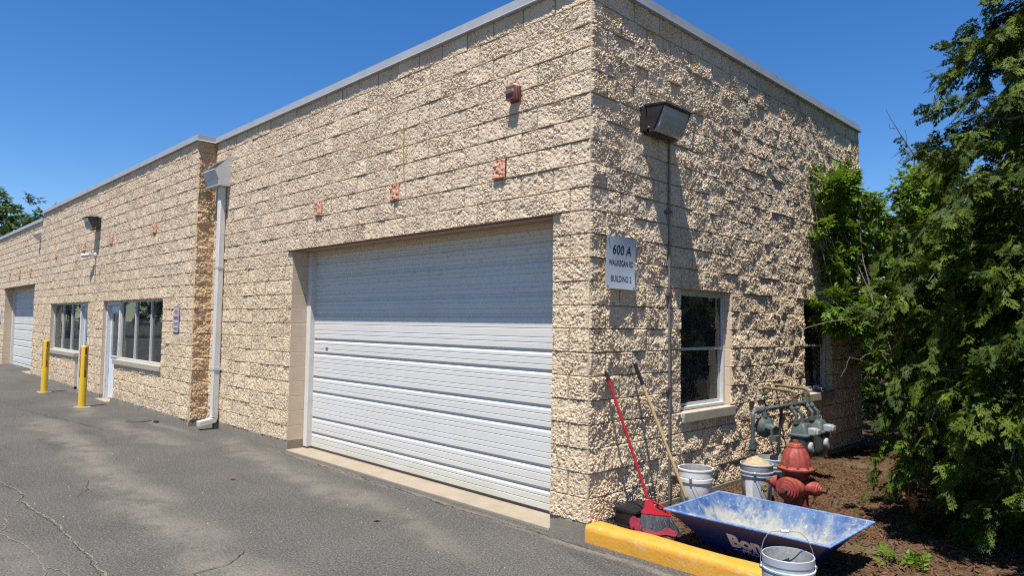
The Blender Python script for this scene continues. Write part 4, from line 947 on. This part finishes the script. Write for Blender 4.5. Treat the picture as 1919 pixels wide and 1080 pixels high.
bail(T,c,rt,.375,'down',-30,1.1,grip=False)
# ------------------------------------------------------------------ blue mixing trough
T=thing('mixing_trough','blue steel mortar trough with cement residue inside on the mulch behind the curb','trough',(1.29,.55,-.055))
o4=[(.685,.135),(1.900,.135),(1.900,.955),(.685,.955)]; i4=[(.945,.36),(1.64,.36),(1.64,.76),(.945,.76)]; zt,zb=.235,-.05
m_=MB(); m_.add([(x,y,zt) for x,y in o4]+[(x,y,zb) for x,y in i4],[[0,1,5,4],[1,2,6,5],[2,3,7,6],[3,0,4,7],[4,5,6,7]]); m_.build('outer_shell',M['blueout'],T,smooth=False)
t_=.006; o5=[(.685+t_,.135+t_),(1.900-t_,.135+t_),(1.900-t_,.955-t_),(.685+t_,.955-t_)]; i5=[(.95,.364),(1.636,.364),(1.636,.756),(.95,.756)]
m_=MB(); m_.add([(x,y,zt+.001) for x,y in o5]+[(x,y,zb+.006) for x,y in i5],[[4,5,1,0],[5,6,2,1],[6,7,3,2],[7,4,0,3],[7,6,5,4]]); m_.build('inner_lining',M['bluein'],T,smooth=False)
m_=MB(); e_=.022
m_.box((.685-e_,.135-e_,zt-.006),(1.900+e_,.135+.004,zt+.006)); m_.box((.685-e_,.955-.004,zt-.006),(1.900+e_,.955+e_,zt+.006)); m_.box((.685-e_,.139,zt-.0055),(.689,.951,zt+.0055)); m_.box((1.896,.139,zt-.0055),(1.900+e_,.951,zt+.0055))
m_.build('rim',M['bluerim'],T,bevel=.003)
p0=Vector((.685,.135,zt)); ex=Vector((1,0,0)); dn_=(Vector((0,.36-.135,zb-zt))).normalized(); nn=ex.cross(-dn_).normalized()
def facemx(x,y_dn):
    # text x along +x, text y up the sloped face
    O_=Vector((x,.135,zt))+dn_*y_dn+nn*.002; up_=-dn_
    return Matrix(((ex.x,up_.x,nn.x,O_.x),(ex.y,up_.y,nn.y,O_.y),(ex.z,up_.z,nn.z,O_.z),(0,0,0,1)))
text('lettering','Bon',.185,facemx(1.135,.262),M['inkwhite'],T,xs=.84,bold=.009)
text('lettering','PRO P',.056,facemx(1.215,.318),M['inkwhite'],T,xs=1.25,bold=.001)
m_=MB(); q=facemx(1.145,.300); m_.add([tuple(q@Vector(v)) for v in ((0,0,0),(.062,0,0),(.062,.005,0),(0,.005,0))],[[0,1,2,3]]); m_.build('print_rule',M['inkwhite'],T)
# ------------------------------------------------------------------ hydrant
hx,hy=.975,1.83
T=thing('fire_hydrant','weathered red fire hydrant behind the blue trough','hydrant',(hx,hy,-.06))
HB=(hx,hy,0)
m_=MB(); m_.lathe(HB,[(.115,-.10),(.115,.03),(.106,.05),(.106,.285),(.114,.30),(.114,.34)],32); m_.build('barrel',M['hydrant_dark'],T)
m_=MB(); m_.lathe(HB,[(.112,.345),(.160,.350),(.166,.360),(.166,.374),(.148,.388),(.126,.392)],36); m_.build('weather_flange',M['hydrant'],T)
m_=MB(); m_.lathe(HB,[(.130,.385),(.129,.42),(.120,.465),(.100,.515),(.076,.548),(.064,.556)],72,fl=.032,nf=12); m_.build('bonnet',M['hydrant'],T)
m_=MB(); m_.lathe(HB,[(.068,.552),(.068,.568),(.058,.572),(.056,.585),(.048,.590),(.046,.592)],24,cap=True); m_.lathe(HB,[(.026,.588),(.024,.622)],5,cap=True); m_.build('operating_nut',M['hydrant'],T)
for k in range(10):
    a=2*math.pi*k/10+.2; m_=MB(); m_.lathe((hx+.146*math.cos(a),hy+.146*math.sin(a),.383),[(.014,0),(.014,.012)],6,cap=True); m_.build('bolt',M['rust'],T)
zc_=.205
def nozzle(dv,r,reach,label=None):
    d=Vector(dv); b=Vector((hx,hy,zc_))
    m=MB(); m.lathe(tuple(b+d*.05),[(r*1.25,0),(r*1.2,.06),(r*1.05,reach*.55)],28,dirv=dv); m.build('nozzle_neck',M['hydrant'],T)
    m=MB(); m.lathe(tuple(b+d*(.05+reach*.55)),[(r*.98,0),(r*1.16,.004),(r*1.18,.03),(r*1.05,.036),(r*1.02,.050),(r*.80,.052),(r*.78,.064),(r*.58,.066),(r*.55,.076),(r*.40,.078)],32,dirv=dv,cap=True); cp=m.build('nozzle_cap',M['hydrant'],T)
    m=MB(); m.lathe(tuple(b+d*(.05+reach*.55+.07)),[(.026,0),(.024,.048)],5,dirv=dv,cap=True); m.build('cap_nut',M['rust'],cp)
    return b+d*(.05+reach*.55+.03)
pc=nozzle((0,-1,0),.090,.20); rc=nozzle((1,0,0),.055,.20); lc=nozzle((-1,0,0),.055,.20)
def chain(a,b,sag,n=11):
    a=Vector(a); b=Vector(b); m=MB(); P=[a.lerp(b,i/n)-Vector((0,0,sag*math.sin(math.pi*i/n))) for i in range(n+1)]
    for i in range(n):
        c0=(P[i]+P[i+1])/2; t=(P[i+1]-P[i]).normalized(); s_=t.orthogonal().normalized(); s_=s_ if i%2 else t.cross(s_)
        L_=(P[i+1]-P[i]).length*.62
        m.tube([c0+t*L_*math.cos(q)+s_*.009*math.sin(q) for q in np.linspace(0,2*math.pi,9)],.0034,5,cap=False)
    m.build('chain',M['rust'],T)
chain(rc+Vector((.0,-.03,-.05)),(hx+.10,hy-.06,.0),.03); chain(lc+Vector((0,-.03,-.05)),(hx-.10,hy-.06,.0),.03)
m_=MB(); m_.prism([(hx+.17*math.cos(a),hy+.17*math.sin(a)) for a in np.linspace(0,2*math.pi,25)[:-1]],lambda a,b,d:(a,b,d),-.085,-.035); m_.build('ground_flange',M['hydrant_dark'],T)
# ------------------------------------------------------------------ gas meter set
T=thing('gas_meter_set','grey green gas pipes with a round regulator and two meters beside the hydrant','gas meter',(.3,2.9,-.06))
def elbow(a,b,c,r=.05,n=6):
    """rounded corner at b between a and c"""
    a,b,c=map(Vector,(a,b,c)); d1=(a-b).normalized(); d2=(c-b).normalized()
    return [ (b+d1*r)*(1-t)**2+b*2*t*(1-t)+(b+d2*r)*t**2 for t in np.linspace(0,1,n)]
Y0=2.36
m_=MB(); pts=[(.30,Y0,-.06),(.30,Y0,.66)]+elbow((.30,Y0,.5),(.30,Y0,.775),(.30,3,.775),.075)+[(.30,3.72,.775)]; m_.tube(pts,.021,10); m_.build('riser_pipe',M['gas'],T)
m_=MB()
for z,rr in ((.30,.040),(.36,.032),(.41,.040),(.46,.030)): m_.tube([(.30,Y0,z-.022),(.30,Y0,z+.022)],rr,10)
m_.tube([(.30,Y0,.22),(.30,Y0,.27)],.050,10); m_.tube([(.24,Y0,.235),(.38,Y0,.225)],.040,10); m_.build('valve',M['gas'],T)
m_=MB()
for y in (2.50,2.62,2.86,3.10,3.28,3.42,3.62): m_.tube([(.30,y-.022,.775),(.30,y+.022,.775)],.030,10)
m_.build('coupling',M['gas'],T)
m_=MB(); m_.tube([(.38,2.75,.80),(.38,3.72,.80)],.019,10); m_.tube([(.30,2.72,.785),(.38,2.76,.80)],.019,8)
for y in (2.95,3.2,3.45,3.65): m_.tube([(.38,y-.02,.80),(.38,y+.02,.80)],.028,10)
m_.build('upper_pipe',M['gas'],T)
# regulator
m_=MB(); m_.tube([(.33,2.56,.76),(.34,2.56,.70)],.026,10); m_.lathe((.33,2.57,.60),[(.03,-.06),(.075,-.048),(.102,-.018),(.112,-.008),(.112,.008),(.102,.016),(.075,.042),(.04,.055),(.035,.085),(.001,.09)],26,dirv=(.82,-.45,.0),cap=True); rg=m_.build('regulator',M['gas'],T)
m_=MB(); m_.tube([(.40,2.54,.60),(.47,2.52,.585)],[.05,.045],10); m_.box((.43,2.46,.47),(.50,2.58,.53)); m_.box((.44,2.47,.53),(.46,2.50,.60)); m_.build('vent_elbow',M['gas'],rg)
for i,(mx0,my0) in enumerate(((.50,3.12),(.50,3.55))):
    m_=MB()
    for dy in (-.075,.075):
        m_.tube([(.35,my0+dy*.7,.775),(.42,my0+dy*.8,.75),(mx0-.03,my0+dy,.70),(mx0-.03,my0+dy,.60)],.019,9); m_.tube([(mx0-.03,my0+dy,.605),(mx0-.03,my0+dy,.645)],.034,10); m_.tube([(.395,my0+dy*.8,.78),(.425,my0+dy*.8,.75)],.028,9)
    m_.build('inlet_pipe',M['gas'],T)
    # meter body: domed top housing, hanging pan, clear index box facing the corner
    top=loft([(rrect(mx0,my0,.105,.125,.045),.47),(rrect(mx0,my0,.110,.130,.045),.475),(rrect(mx0,my0,.110,.130,.045),.49),(rrect(mx0,my0,.094,.110,.04),.50),(rrect(mx0,my0,.080,.095,.04),.575),(rrect(mx0,my0,.064,.078,.04),.605)]); mt=top.build('meter_top',M['gas'],T,angle=40)
    pan=loft([(rrect(mx0,my0,.055,.085,.05),.20),(rrect(mx0,my0,.080,.100,.05),.225),(rrect(mx0,my0,.095,.115,.05),.30),(rrect(mx0,my0,.098,.118,.05),.468)]); pan.build('meter_pan',M['gasdark'],T,angle=40)
    m_=MB(); m_.box((mx0+.085,my0-.065,.49),(mx0+.17,my0+.045,.57)); m_.build('index_box',M['gaslight'],mt,bevel=.012)
    m_=MB(); m_.box((mx0+.168,my0-.052,.503),(mx0+.195,my0+.032,.558)); m_.build('index_window',M['lens'],mt,bevel=.006)
    m_=MB(); m_.lathe((mx0+.075,my0-.02,.36),[(.06,0),(.058,.05),(.045,.058)],18,axis='x',cap=True); m_.build('diaphragm_cover',M['gaslight'],mt)
    yy=my0+(.05 if i==0 else -.02); zz=.965+.01*i
    m_=MB(); m_.tube([(-.02,yy-.0,zz),(.20,yy+.0,zz-.012)]+elbow((.2,yy,zz-.012),(.40,yy,zz-.022),(.40,yy,.8),.05)+[(.40,yy,.84)],.0185,10); m_.tube([(.40,yy,.80),(.40,yy,.87)],.027,10); m_.tube([(.40,yy,.885),(.40,yy,.90)],.025,10); m_.build('house_pipe',M['brass'],T)
m_=MB(); m_.tube([(.36,2.92,.77),(.37,2.80,.3),(.40,2.66,-.06)],.017,8); m_.build('support_post',M['black'],T)
m_=MB(); m_.tube([(.02,3.10,.96),(.03,3.22,.78),(.05,3.30,.70)],.006,5); m_.build('ground_wire',M['black'],T)
# ------------------------------------------------------------------ vegetation
def frames(dirs,roll_):
    d=dirs/np.linalg.norm(dirs,axis=1,keepdims=True); up=np.tile(np.array([0,0,1.]),(len(d),1)); s=np.cross(d,up); l=np.linalg.norm(s,axis=1,keepdims=True); s=np.where(l<1e-3,np.array([1.,0,0]),s/np.maximum(l,1e-3)); n=np.cross(s,d)
    c,q=np.cos(roll_)[:,None],np.sin(roll_)[:,None]
    return d,s*c+n*q,n*c-s*q
def scatter(tv,tf,pos,dirs,roll_,scale):
    """copy template (tv along local x,y,z) to every position: one mesh of many leaves"""
    d,s,n=frames(dirs,roll_); N=len(pos)
    V=pos[:,None,:]+scale[:,None,None]*(tv[None,:,0,None]*d[:,None,:]+tv[None,:,1,None]*s[:,None,:]+tv[None,:,2,None]*n[:,None,:])
    F=(tf[None]+(np.arange(N)*len(tv))[:,None,None]).reshape(-1,tf.shape[1])
    return V.reshape(-1,3),F
def spray_template(r,nb=5):
    """flat ferny conifer spray of unit length: stem, side branchlets, each with small scale-like tips"""
    V=[];F=[]
    def sliver(p,q,w,dz):
        p=np.array(p);q=np.array(q);t=q-p; nrm=np.array([-t[1],t[0],0]); nrm=nrm/np.linalg.norm(nrm)*w
        m=p+t*.55; k=len(V); V.extend([p-nrm*.35,m+nrm*1.+np.array([0,0,dz]),q,m-nrm+np.array([0,0,dz])]); F.append((k,k+3,k+2,k+1))
    def zf(x,y): return -.16*x*x-.38*y*y+r.gauss(0,.014)
    sliver((0,0,0),(.55,0,zf(.55,0)),.026,0); sliver((.5,0,zf(.5,0)),(1,0,zf(1,0)),.045,0)
    for i in range(nb):
        x=.10+.80*i/nb
        for sgn_ in (-1,1):
            L_=(.46-.30*(i/nb))*r.uniform(.7,1.2); an=rad(r.uniform(30,54))*sgn_; xe=x+L_*math.cos(an); ye=L_*math.sin(an)
            sliver((x,0,zf(x,0)),(xe,ye,zf(xe,ye)),.046,.012)
            if L_>.24:
                t=.45; bx_,by_=x+(xe-x)*t,ye*t
                for a2 in (an*.05,an*1.8): l2=L_*.46; sliver((bx_,by_,zf(bx_,by_)),(bx_+l2*math.cos(a2),by_+l2*math.sin(a2),zf(bx_+l2*math.cos(a2),by_+l2*math.sin(a2))),.034,.008)
    return np.array(V),np.array(F)
rr=random.Random(3)
SPR=[spray_template(rr) for _ in range(4)]
def cedar_tree(name,label,base,height,rad0,nbr,seed,nspr,mtl='cedar',lean=(0,0),low=.02,size=(.13,.23),side=None,flank=None):
    r=np.random.default_rng(seed); base=np.array(base,float)
    T=thing(name,label,'tree',tuple(base))
    ax=lambda t: base+np.array([lean[0]*t,lean[1]*t,height*t])
    m=MB(); m.tube([tuple(ax(t)+np.array([.03*math.sin(t*9),.03*math.cos(t*7),0])) for t in np.linspace(-.01,.97,12)],[.11*(1-.9*t)+.006 for t in np.linspace(0,.97,12)],9); m.build('trunk',M['bark'],T)
    P=[];Dv=[]; limbs=MB()
    tot_=nbr+(flank[0] if flank else 0)
    for i in range(tot_):
        t=low+(1-low)*(min(i,nbr-1)+r.random())/nbr*.985 if i<nbr else r.uniform(flank[3],flank[4])

        Rm=rad0*(1-t)**.72*(.80+.2*math.sin(t*13+seed))*(1.0 if t>.12 else .40+.60*t/.12)*(1+.16*math.exp(-((t-.2)/.13)**2))+.10
        az_=r.uniform(0,2*np.pi) if side is None or r.random()<.3 else r.normal(side[0],side[1])
        L_=Rm*r.uniform(.62,1.14)
        if i>=nbr: az_=r.normal(flank[1],flank[2]); L_=flank[5]*r.uniform(.8,1.08)
        st=ax(t)-np.array([0,0,.25*L_*(t>.1)])
        if st[2]<base[2]+.05: st[2]=base[2]+.05+.3*r.random()
        el0=r.uniform(.05,.55); h=np.array([math.cos(az_),math.sin(az_),0])
        K=9; q=[]
        for k in range(K+1):
            s=k/K; q.append(st+h*L_*s+np.array([0,0,1.])*(L_*(math.tan(el0)*s*.75-.55*s**2.4*r.uniform(.6,1.1)))+r.normal(0,.02,3)*s)
        q=np.array(q); q[:,2]=np.maximum(q[:,2],base[2]+.05)
        if i%3==0 or L_>rad0*.9: limbs.tube([tuple(p) for p in q],[.016*(1-k/K)+.003 for k in range(K+1)],5)
        nn_=int(nspr/nbr*(.5+L_/rad0)); 
        for _ in range(nn_):
            s=r.uniform(.22,1.0)**.62; k=min(int(s*K),K-1); f=s*K-k; p=q[k]*(1-f)+q[k+1]*f; td=q[k+1]-q[k]; td/=np.linalg.norm(td)
            sd=np.cross(td,[0,0,1.]); sd/=np.linalg.norm(sd)+1e-6
            off=r.normal(0,1)*.10*(1.15-s); 
            d=td*r.uniform(.5,1.1)+sd*r.normal(0,.75)+np.array([0,0,-1.])*r.uniform(-.15,.75)
            P.append(p+sd*off+np.array([0,0,r.normal(0,.035)])); Dv.append(d)
    P0,D0=P,Dv
    P=np.array(P);Dv=np.array(Dv); n=len(P); lim=base[2]+.03; P[:,2]=np.maximum(P[:,2],lim)
    limbs.build('limbs',M['twig'],T)
    VV=[];FF=[];off=0; pick=r.integers(0,4,n); scl=r.uniform(size[0],size[1],n)
    for k in range(4):
        mk=pick==k; v,f=scatter(*SPR[k],P[mk],Dv[mk],r.normal(0,.55,mk.sum()),scl[mk]); VV.append(v); FF.append(f+off); off+=len(v)
    np_mesh('crown',np.concatenate(VV),np.concatenate(FF),M[mtl],T,smooth=False)
    return T
def leaf_template(r):
    """compound leaf: five drooping pointed leaflets"""
    V=[];F=[]
    def lf(o,a,L_,w,dr):
        c,s=math.cos(a),math.sin(a); k=len(V)
        P=[(0,0,0),(.32*L_,w,.10*w),(.62*L_,w*.72,-dr*.4),(L_,0,-dr),(.62*L_,-w*.72,-dr*.4),(.32*L_,-w,.10*w),(.45*L_,0,-w*.35-dr*.15)]
        for x,y,z in P: V.append((o[0]+x*c-y*s,o[1]+x*s+y*c,o[2]+z))
        F.extend([(k,k+6,k+1,k+1),(k+1,k+6,k+2,k+2),(k+2,k+6,k+3,k+3),(k+3,k+6,k+4,k+4),(k+4,k+6,k+5,k+5),(k+5,k+6,k,k)])
    for x,a in ((.30,.95),(.30,-.95),(.62,.75),(.62,-.75),(.75,0)): lf((x,0,-.05*x),a+r.gauss(0,.12),r.uniform(.42,.58),r.uniform(.10,.14),r.uniform(.06,.2))
    V=np.array(V); F=np.array([f[:3] for f in F]); return V,F
LEF=[leaf_template(rr) for _ in range(4)]
def leafy_tree(name,label,base,stems,clumps,nleaf,size,seed,mtl,group=None,cat='tree',bark='bark'):
    """stems: polylines with radii; clumps: (centre, radii, share) where leaves gather"""
    r=np.random.default_rng(seed); T=thing(name,label,cat,tuple(base),group)
    m=MB()
    for pts,r0,r1 in stems:
        pts=[Vector(p) for p in pts]; q=[]
        for a,b in zip(pts[:-1],pts[1:]):
            for k in range(4): q.append(a.lerp(b,k/4)+Vector(r.normal(0,.012,3)))
        q.append(pts[-1]); m.tube(q,[r0+(r1-r0)*i/(len(q)-1) for i in range(len(q))],7)
    m.build('trunk',M[bark],T)
    P=[];D=[]; tot=sum(c[2] for c in clumps)
    tw=MB()
    for ce,ra,sh in clumps:
        k=int(nleaf*sh/tot); ce=np.array(ce); ra=np.array(ra)
        # leaves gather on short twigs inside the clump
        nt_=max(3,k//14)
        for _ in range(nt_):
            d=r.normal(size=3); d/=np.linalg.norm(d); rad_=r.uniform(.25,1.)**.5; e=ce+d*ra*rad_; s=ce+d*ra*rad_*.35+np.array([0,0,-.12*ra[2]])
            if r.random()<.4: tw.tube([tuple(s),tuple((s+e)/2+np.array([0,0,.03])),tuple(e)],[.006,.004,.002],4)
            for j in range(14):
                t=r.uniform(.35,1.08); P.append(s+(e-s)*t+r.normal(0,.05,3)*np.mean(ra)**.5); 
                dd=(e-s)/(np.linalg.norm(e-s)+1e-6)+r.normal(0,.8,3); dd[2]-=.25; D.append(dd)
    tw.build('twigs',M['twigdark'],T)
    P=np.array(P);D=np.array(D);n=len(P); pick=r.integers(0,4,n); scl=r.uniform(.7,1.25,n)*size; VV=[];FF=[];off=0
    for k in range(4):
        mk=pick==k; v,f=scatter(*LEF[k],P[mk],D[mk],r.normal(0,.5,mk.sum()),scl[mk]); VV.append(v);FF.append(f+off);off+=len(v)
    np_mesh('crown',np.concatenate(VV),np.concatenate(FF),M[mtl],T,smooth=False)
    return T
cedar_tree('cedar_tree','tall dark cedar with drooping sprays at the right edge',(3.05,2.6,-.06),7.8,2.1,440,21,30000,low=.0,size=(.09,.18),flank=(60,-2.5,.36,.15,.36,1.5))
cedar_tree('cedar_tree','dark cedar standing behind the tall cedar',(2.75,5.2,-.06),6.3,1.7,220,22,9000,low=.0,size=(.19,.32))
# box elder against the far end of the right-hand wall
leafy_tree('box_elder','bright green leafy tree growing against the far end of the right wall',(.75,6.1,-.06),
    [([(.75,6.1,-.06),(.70,5.9,.9),(.55,5.7,1.9),(.35,5.5,2.9),(.2,5.45,3.7)],.05,.010),([(.70,5.9,.9),(.9,6.0,2.0),(.95,6.0,3.2),(.9,5.95,4.0)],.04,.008),([(.55,5.7,1.9),(.2,5.3,2.4),(-.0+.12,4.9,3.2),(.10,4.75,3.9)],.02,.004),
     ([(.60,5.75,1.6),(.35,5.3,2.0),(.20,4.8,2.15),(.15,4.3,2.1)],.016,.004)],
    [((.24,4.70,3.5),(.22,.30,.26),.5),((.24,5.15,3.55),(.26,.45,.35),.75),((.20,4.85,3.0),(.22,.45,.30),.45),((.35,5.6,2.75),(.35,.55,.40),.8),((.30,5.5,3.35),(.32,.45,.35),.7),((.75,6.1,3.0),(.45,.5,.5),1.5),((1.15,6.3,2.5),(.5,.6,.55),1.6),((1.05,6.2,3.75),(.35,.4,.42),1.1),((.30,4.75,1.75),(.22,.36,.18),.5),((.9,6.0,1.7),(.45,.6,.5),1.1),((1.5,6.0,3.3),(.45,.5,.6),1.3),((.6,5.9,2.2),(.4,.5,.4),1.0),((1.0,5.8,3.5),(.30,.35,.32),1.0),((1.22,5.8,3.0),(.42,.45,.42),1.3),((1.35,5.7,2.3),(.42,.45,.42),1.1),((.55,5.9,1.3),(.4,.45,.35),.6),((.32,4.62,2.0),(.2,.3,.2),.35),((.28,4.95,2.5),(.24,.4,.3),.7),((.45,5.2,1.9),(.3,.4,.35),.8)],7400,.135,31,'leaf')
# background trees
def round_tree(name,label,x,y,h,r0,seed,mtl,n,size,group,lo_=.30):
    q=np.random.default_rng(seed); cl=[]
    for i in range(17):
        a=q.uniform(0,2*np.pi); rr_=q.uniform(.1,.8)*r0; z=h*q.uniform(lo_,.92); k=q.uniform(.32,.5)*r0
        cl.append(((x+rr_*math.cos(a),y+rr_*math.sin(a),z),(k,k,k*.8),1))
    cl.append(((x,y,h*.93),(r0*.3,r0*.3,h*.09),.5))
    leafy_tree(name,label,(x,y,-.06),[([(x,y,-.06),(x+.1,y,h*.4),(x,y+.1,h*.85)],.03*h,.02)]+[([(x+.05,y,h*(.25+.1*k)),c[0]],.012*h,.01) for k,c in enumerate(cl[:5])],cl,n,size,seed,mtl,group)
BG='trees behind the cedar'
round_tree('shade_tree','dark leafy tree filling the gap beyond the far end of the wall',.9,8.6,3.9,1.7,41,'leafdark',3600,.22,BG,.08)
round_tree('shade_tree','leafy tree rising between the box elder and the cedar',2.2,7.6,4.6,1.5,42,'leaf',2600,.19,BG,.10)
round_tree('shade_tree','leafy tree deep behind the tall cedar',4.3,8.4,5.5,2.2,43,'leafdark',2600,.24,BG,.08)
round_tree('shade_tree','leafy tree hidden behind the warehouse end wall',-1.4,10.5,3.9,2.0,44,'leafdark',2400,.26,BG,.08)
round_tree('shade_tree','leafy tree at the far right behind both cedars',6.2,5.2,6.0,2.2,45,'leafdark',2000,.25,BG,.08)
round_tree('shade_tree','broad leafy tree at the back of the planting bed',1.8,12.5,4.6,2.6,46,'leafdark',2600,.30,BG,.06)
for i_,(x_,y_,h_,l_) in enumerate(((.75,7.25,1.7,'low shrub growing at the back corner of the warehouse'),(1.55,6.9,1.5,'low shrub under the leafy trees left of the cedar'),(-.3,8.0,1.9,'shrub half hidden behind the warehouse end wall'))):
    round_tree('shrub',l_,x_,y_,h_,.9,71+i_,'leafdark',900,.15,'shrubs under the trees',.10)
FG='distant trees above the roof'
round_tree('distant_tree','tall distant tree at the left edge above the low coping',-47.5,2.2,9.3,3.6,51,'leaffar',1500,.55,FG)
round_tree('distant_tree','slender distant tree left of the step in the coping',-45.2,4.3,8.0,1.3,52,'leaffar',420,.5,FG)
round_tree('distant_tree','lower yellow green distant tree behind the low coping',-43.5,2.6,7.2,2.4,53,'leaffar',900,.5,FG)
round_tree('distant_tree','small distant treetop just left of the coping step',-44.5,5.6,7.3,1.2,54,'leaffar',300,.45,FG)
LG='unseen trees added for the window reflections'  # out-of-view trees, added so the office panes mirror dark foliage
for i_,(x_,y_,h_) in enumerate(((-58,-9,9.),(-56,-16,10.),(-62,-23,11.))):
    round_tree('reflection_tree','unseen broad tree added to darken the reflections in the office windows',x_,y_,h_,5.5,61+i_,'leafdark',900,.9,LG,.12)
# bare branches
def bare(name,label,stems,mtl,base):
    T=thing(name,label,'branch',base); m=MB(); q=np.random.default_rng(len(stems)*7+3)
    for pts,r0,r1 in stems:
        pts=[Vector(p) for p in pts]; P=[]
        for i,(a,b) in enumerate(zip(pts[:-1],pts[1:])):
            for k in range(4): P.append(a.lerp(b,k/4)+Vector(q.normal(0,.006,3)))
        P.append(pts[-1]); m.tube(P,[r0+(r1-r0)*i/(len(P)-1) for i in range(len(P))],6)
    m.build('branches',M[mtl],T)
bare('dead_branch','bare dead branch rising against the sky between wall and cedar',[([(1.95,5.0,2.3),(1.53,5.0,3.27),(1.075,5.0,3.97),(.834,5.0,4.5)],.017,.003),([(1.2,5.0,3.78),(1.08,5.03,3.85),(1.0,5.05,3.95)],.006,.002),([(1.075,5,3.97),(1.07,5.02,4.12),(1.04,5.0,4.2)],.005,.002),([(.95,5,4.22),(.88,5.03,4.25),(.84,5.05,4.32)],.004,.002),([(1.42,5,3.42),(1.38,5.05,3.7)],.005,.002)],'twigdark',(1.95,5,0))
bare('bare_bush','tangle of bare grey stems in front of the far end of the right wall',
  [([(1.0,5.6,0),(.85,5.3,1.1),(.62,5.1,2.0),(.35,4.9,2.9),(.22,4.8,3.7)],.014,.004),([(.85,5.3,1.1),(.55,5.0,1.55),(.28,4.7,2.1),(.15,4.5,2.9),(.14,4.4,3.5)],.011,.003),([(.62,5.1,2.0),(.45,5.2,2.7),(.40,5.3,3.5),(.35,5.3,4.0)],.008,.003),
   ([(.9,5.2,1.55),(.55,4.6,1.78),(.30,4.1,1.72),(.2,3.75,1.60)],.009,.003),([(1.1,5.2,1.25),(.75,4.8,1.40),(.5,4.75,1.25),(.35,4.9,1.32)],.007,.002),([(.95,5.4,1.9),(.6,4.9,2.15),(.35,4.7,2.05),(.2,4.6,2.15)],.007,.002),([(.5,4.95,2.4),(.25,4.6,2.6),(.2,4.45,3.3)],.006,.002),([(.7,5.0,1.2),(.5,4.6,1.3),(.42,4.5,1.05)],.006,.002)],'twig',(1.0,5.6,0))
bare('dark_stems','thin dark upright stems rising in front of the upper right wall',
  [([(.70,5.55,1.9),(.42,5.05,2.7),(.22,4.72,3.45),(.15,4.60,4.15)],.010,.003),([(.62,5.4,1.8),(.36,4.7,2.5),(.20,4.40,3.3),(.14,4.28,3.95)],.009,.003),([(.75,5.7,2.1),(.48,5.45,2.9),(.33,5.35,3.6),(.24,5.25,4.2)],.009,.003),
   ([(.45,4.9,2.35),(.22,4.25,2.75),(.14,4.0,3.25)],.006,.002),([(.36,4.7,2.5),(.30,4.85,3.1),(.20,4.9,3.6)],.005,.002),([(.3,4.9,3.0),(.16,4.5,3.35),(.12,4.4,3.7)],.004,.002),([(.55,5.2,2.3),(.25,4.7,2.45),(.12,4.3,2.35)],.006,.002),([(.9,5.3,1.6),(.5,4.7,1.95),(.22,4.25,2.0)],.006,.002)],'twigdark',(.75,5.7,0))
# hanging brown spray and a weed
q=np.random.default_rng(5); v,f=scatter(*SPR[0],np.array([[1.93,1.75,.42],[1.95,1.74,.36],[1.94,1.76,.30]]),np.array([[-.1,-.1,-1.],[.1,-.2,-1.],[-.05,0,-1.]]),q.normal(0,.5,3),np.array([.16,.17,.15]))
tag(np_mesh('dead_spray',v,f,M['cedardead'],origin=(1.94,1.75,.42),smooth=False),'hanging brown dead spray at the left edge of the cedar','foliage')
q=np.random.default_rng(6); n=26; pp=np.stack([q.normal(2.06,.09,n),q.normal(1.05,.09,n),np.full(n,-.05)],-1); dd=np.stack([q.normal(0,.6,n),q.normal(0,.6,n),q.uniform(.5,1.,n)],-1)
v,f=scatter(*LEF[1],pp,dd,q.normal(0,.5,n),q.uniform(.06,.12,n)); tag(np_mesh('weed',v,f,M['leaf'],origin=(2.06,1.05,-.05),smooth=False),'low yellow green weed on the mulch under the cedar','weed')
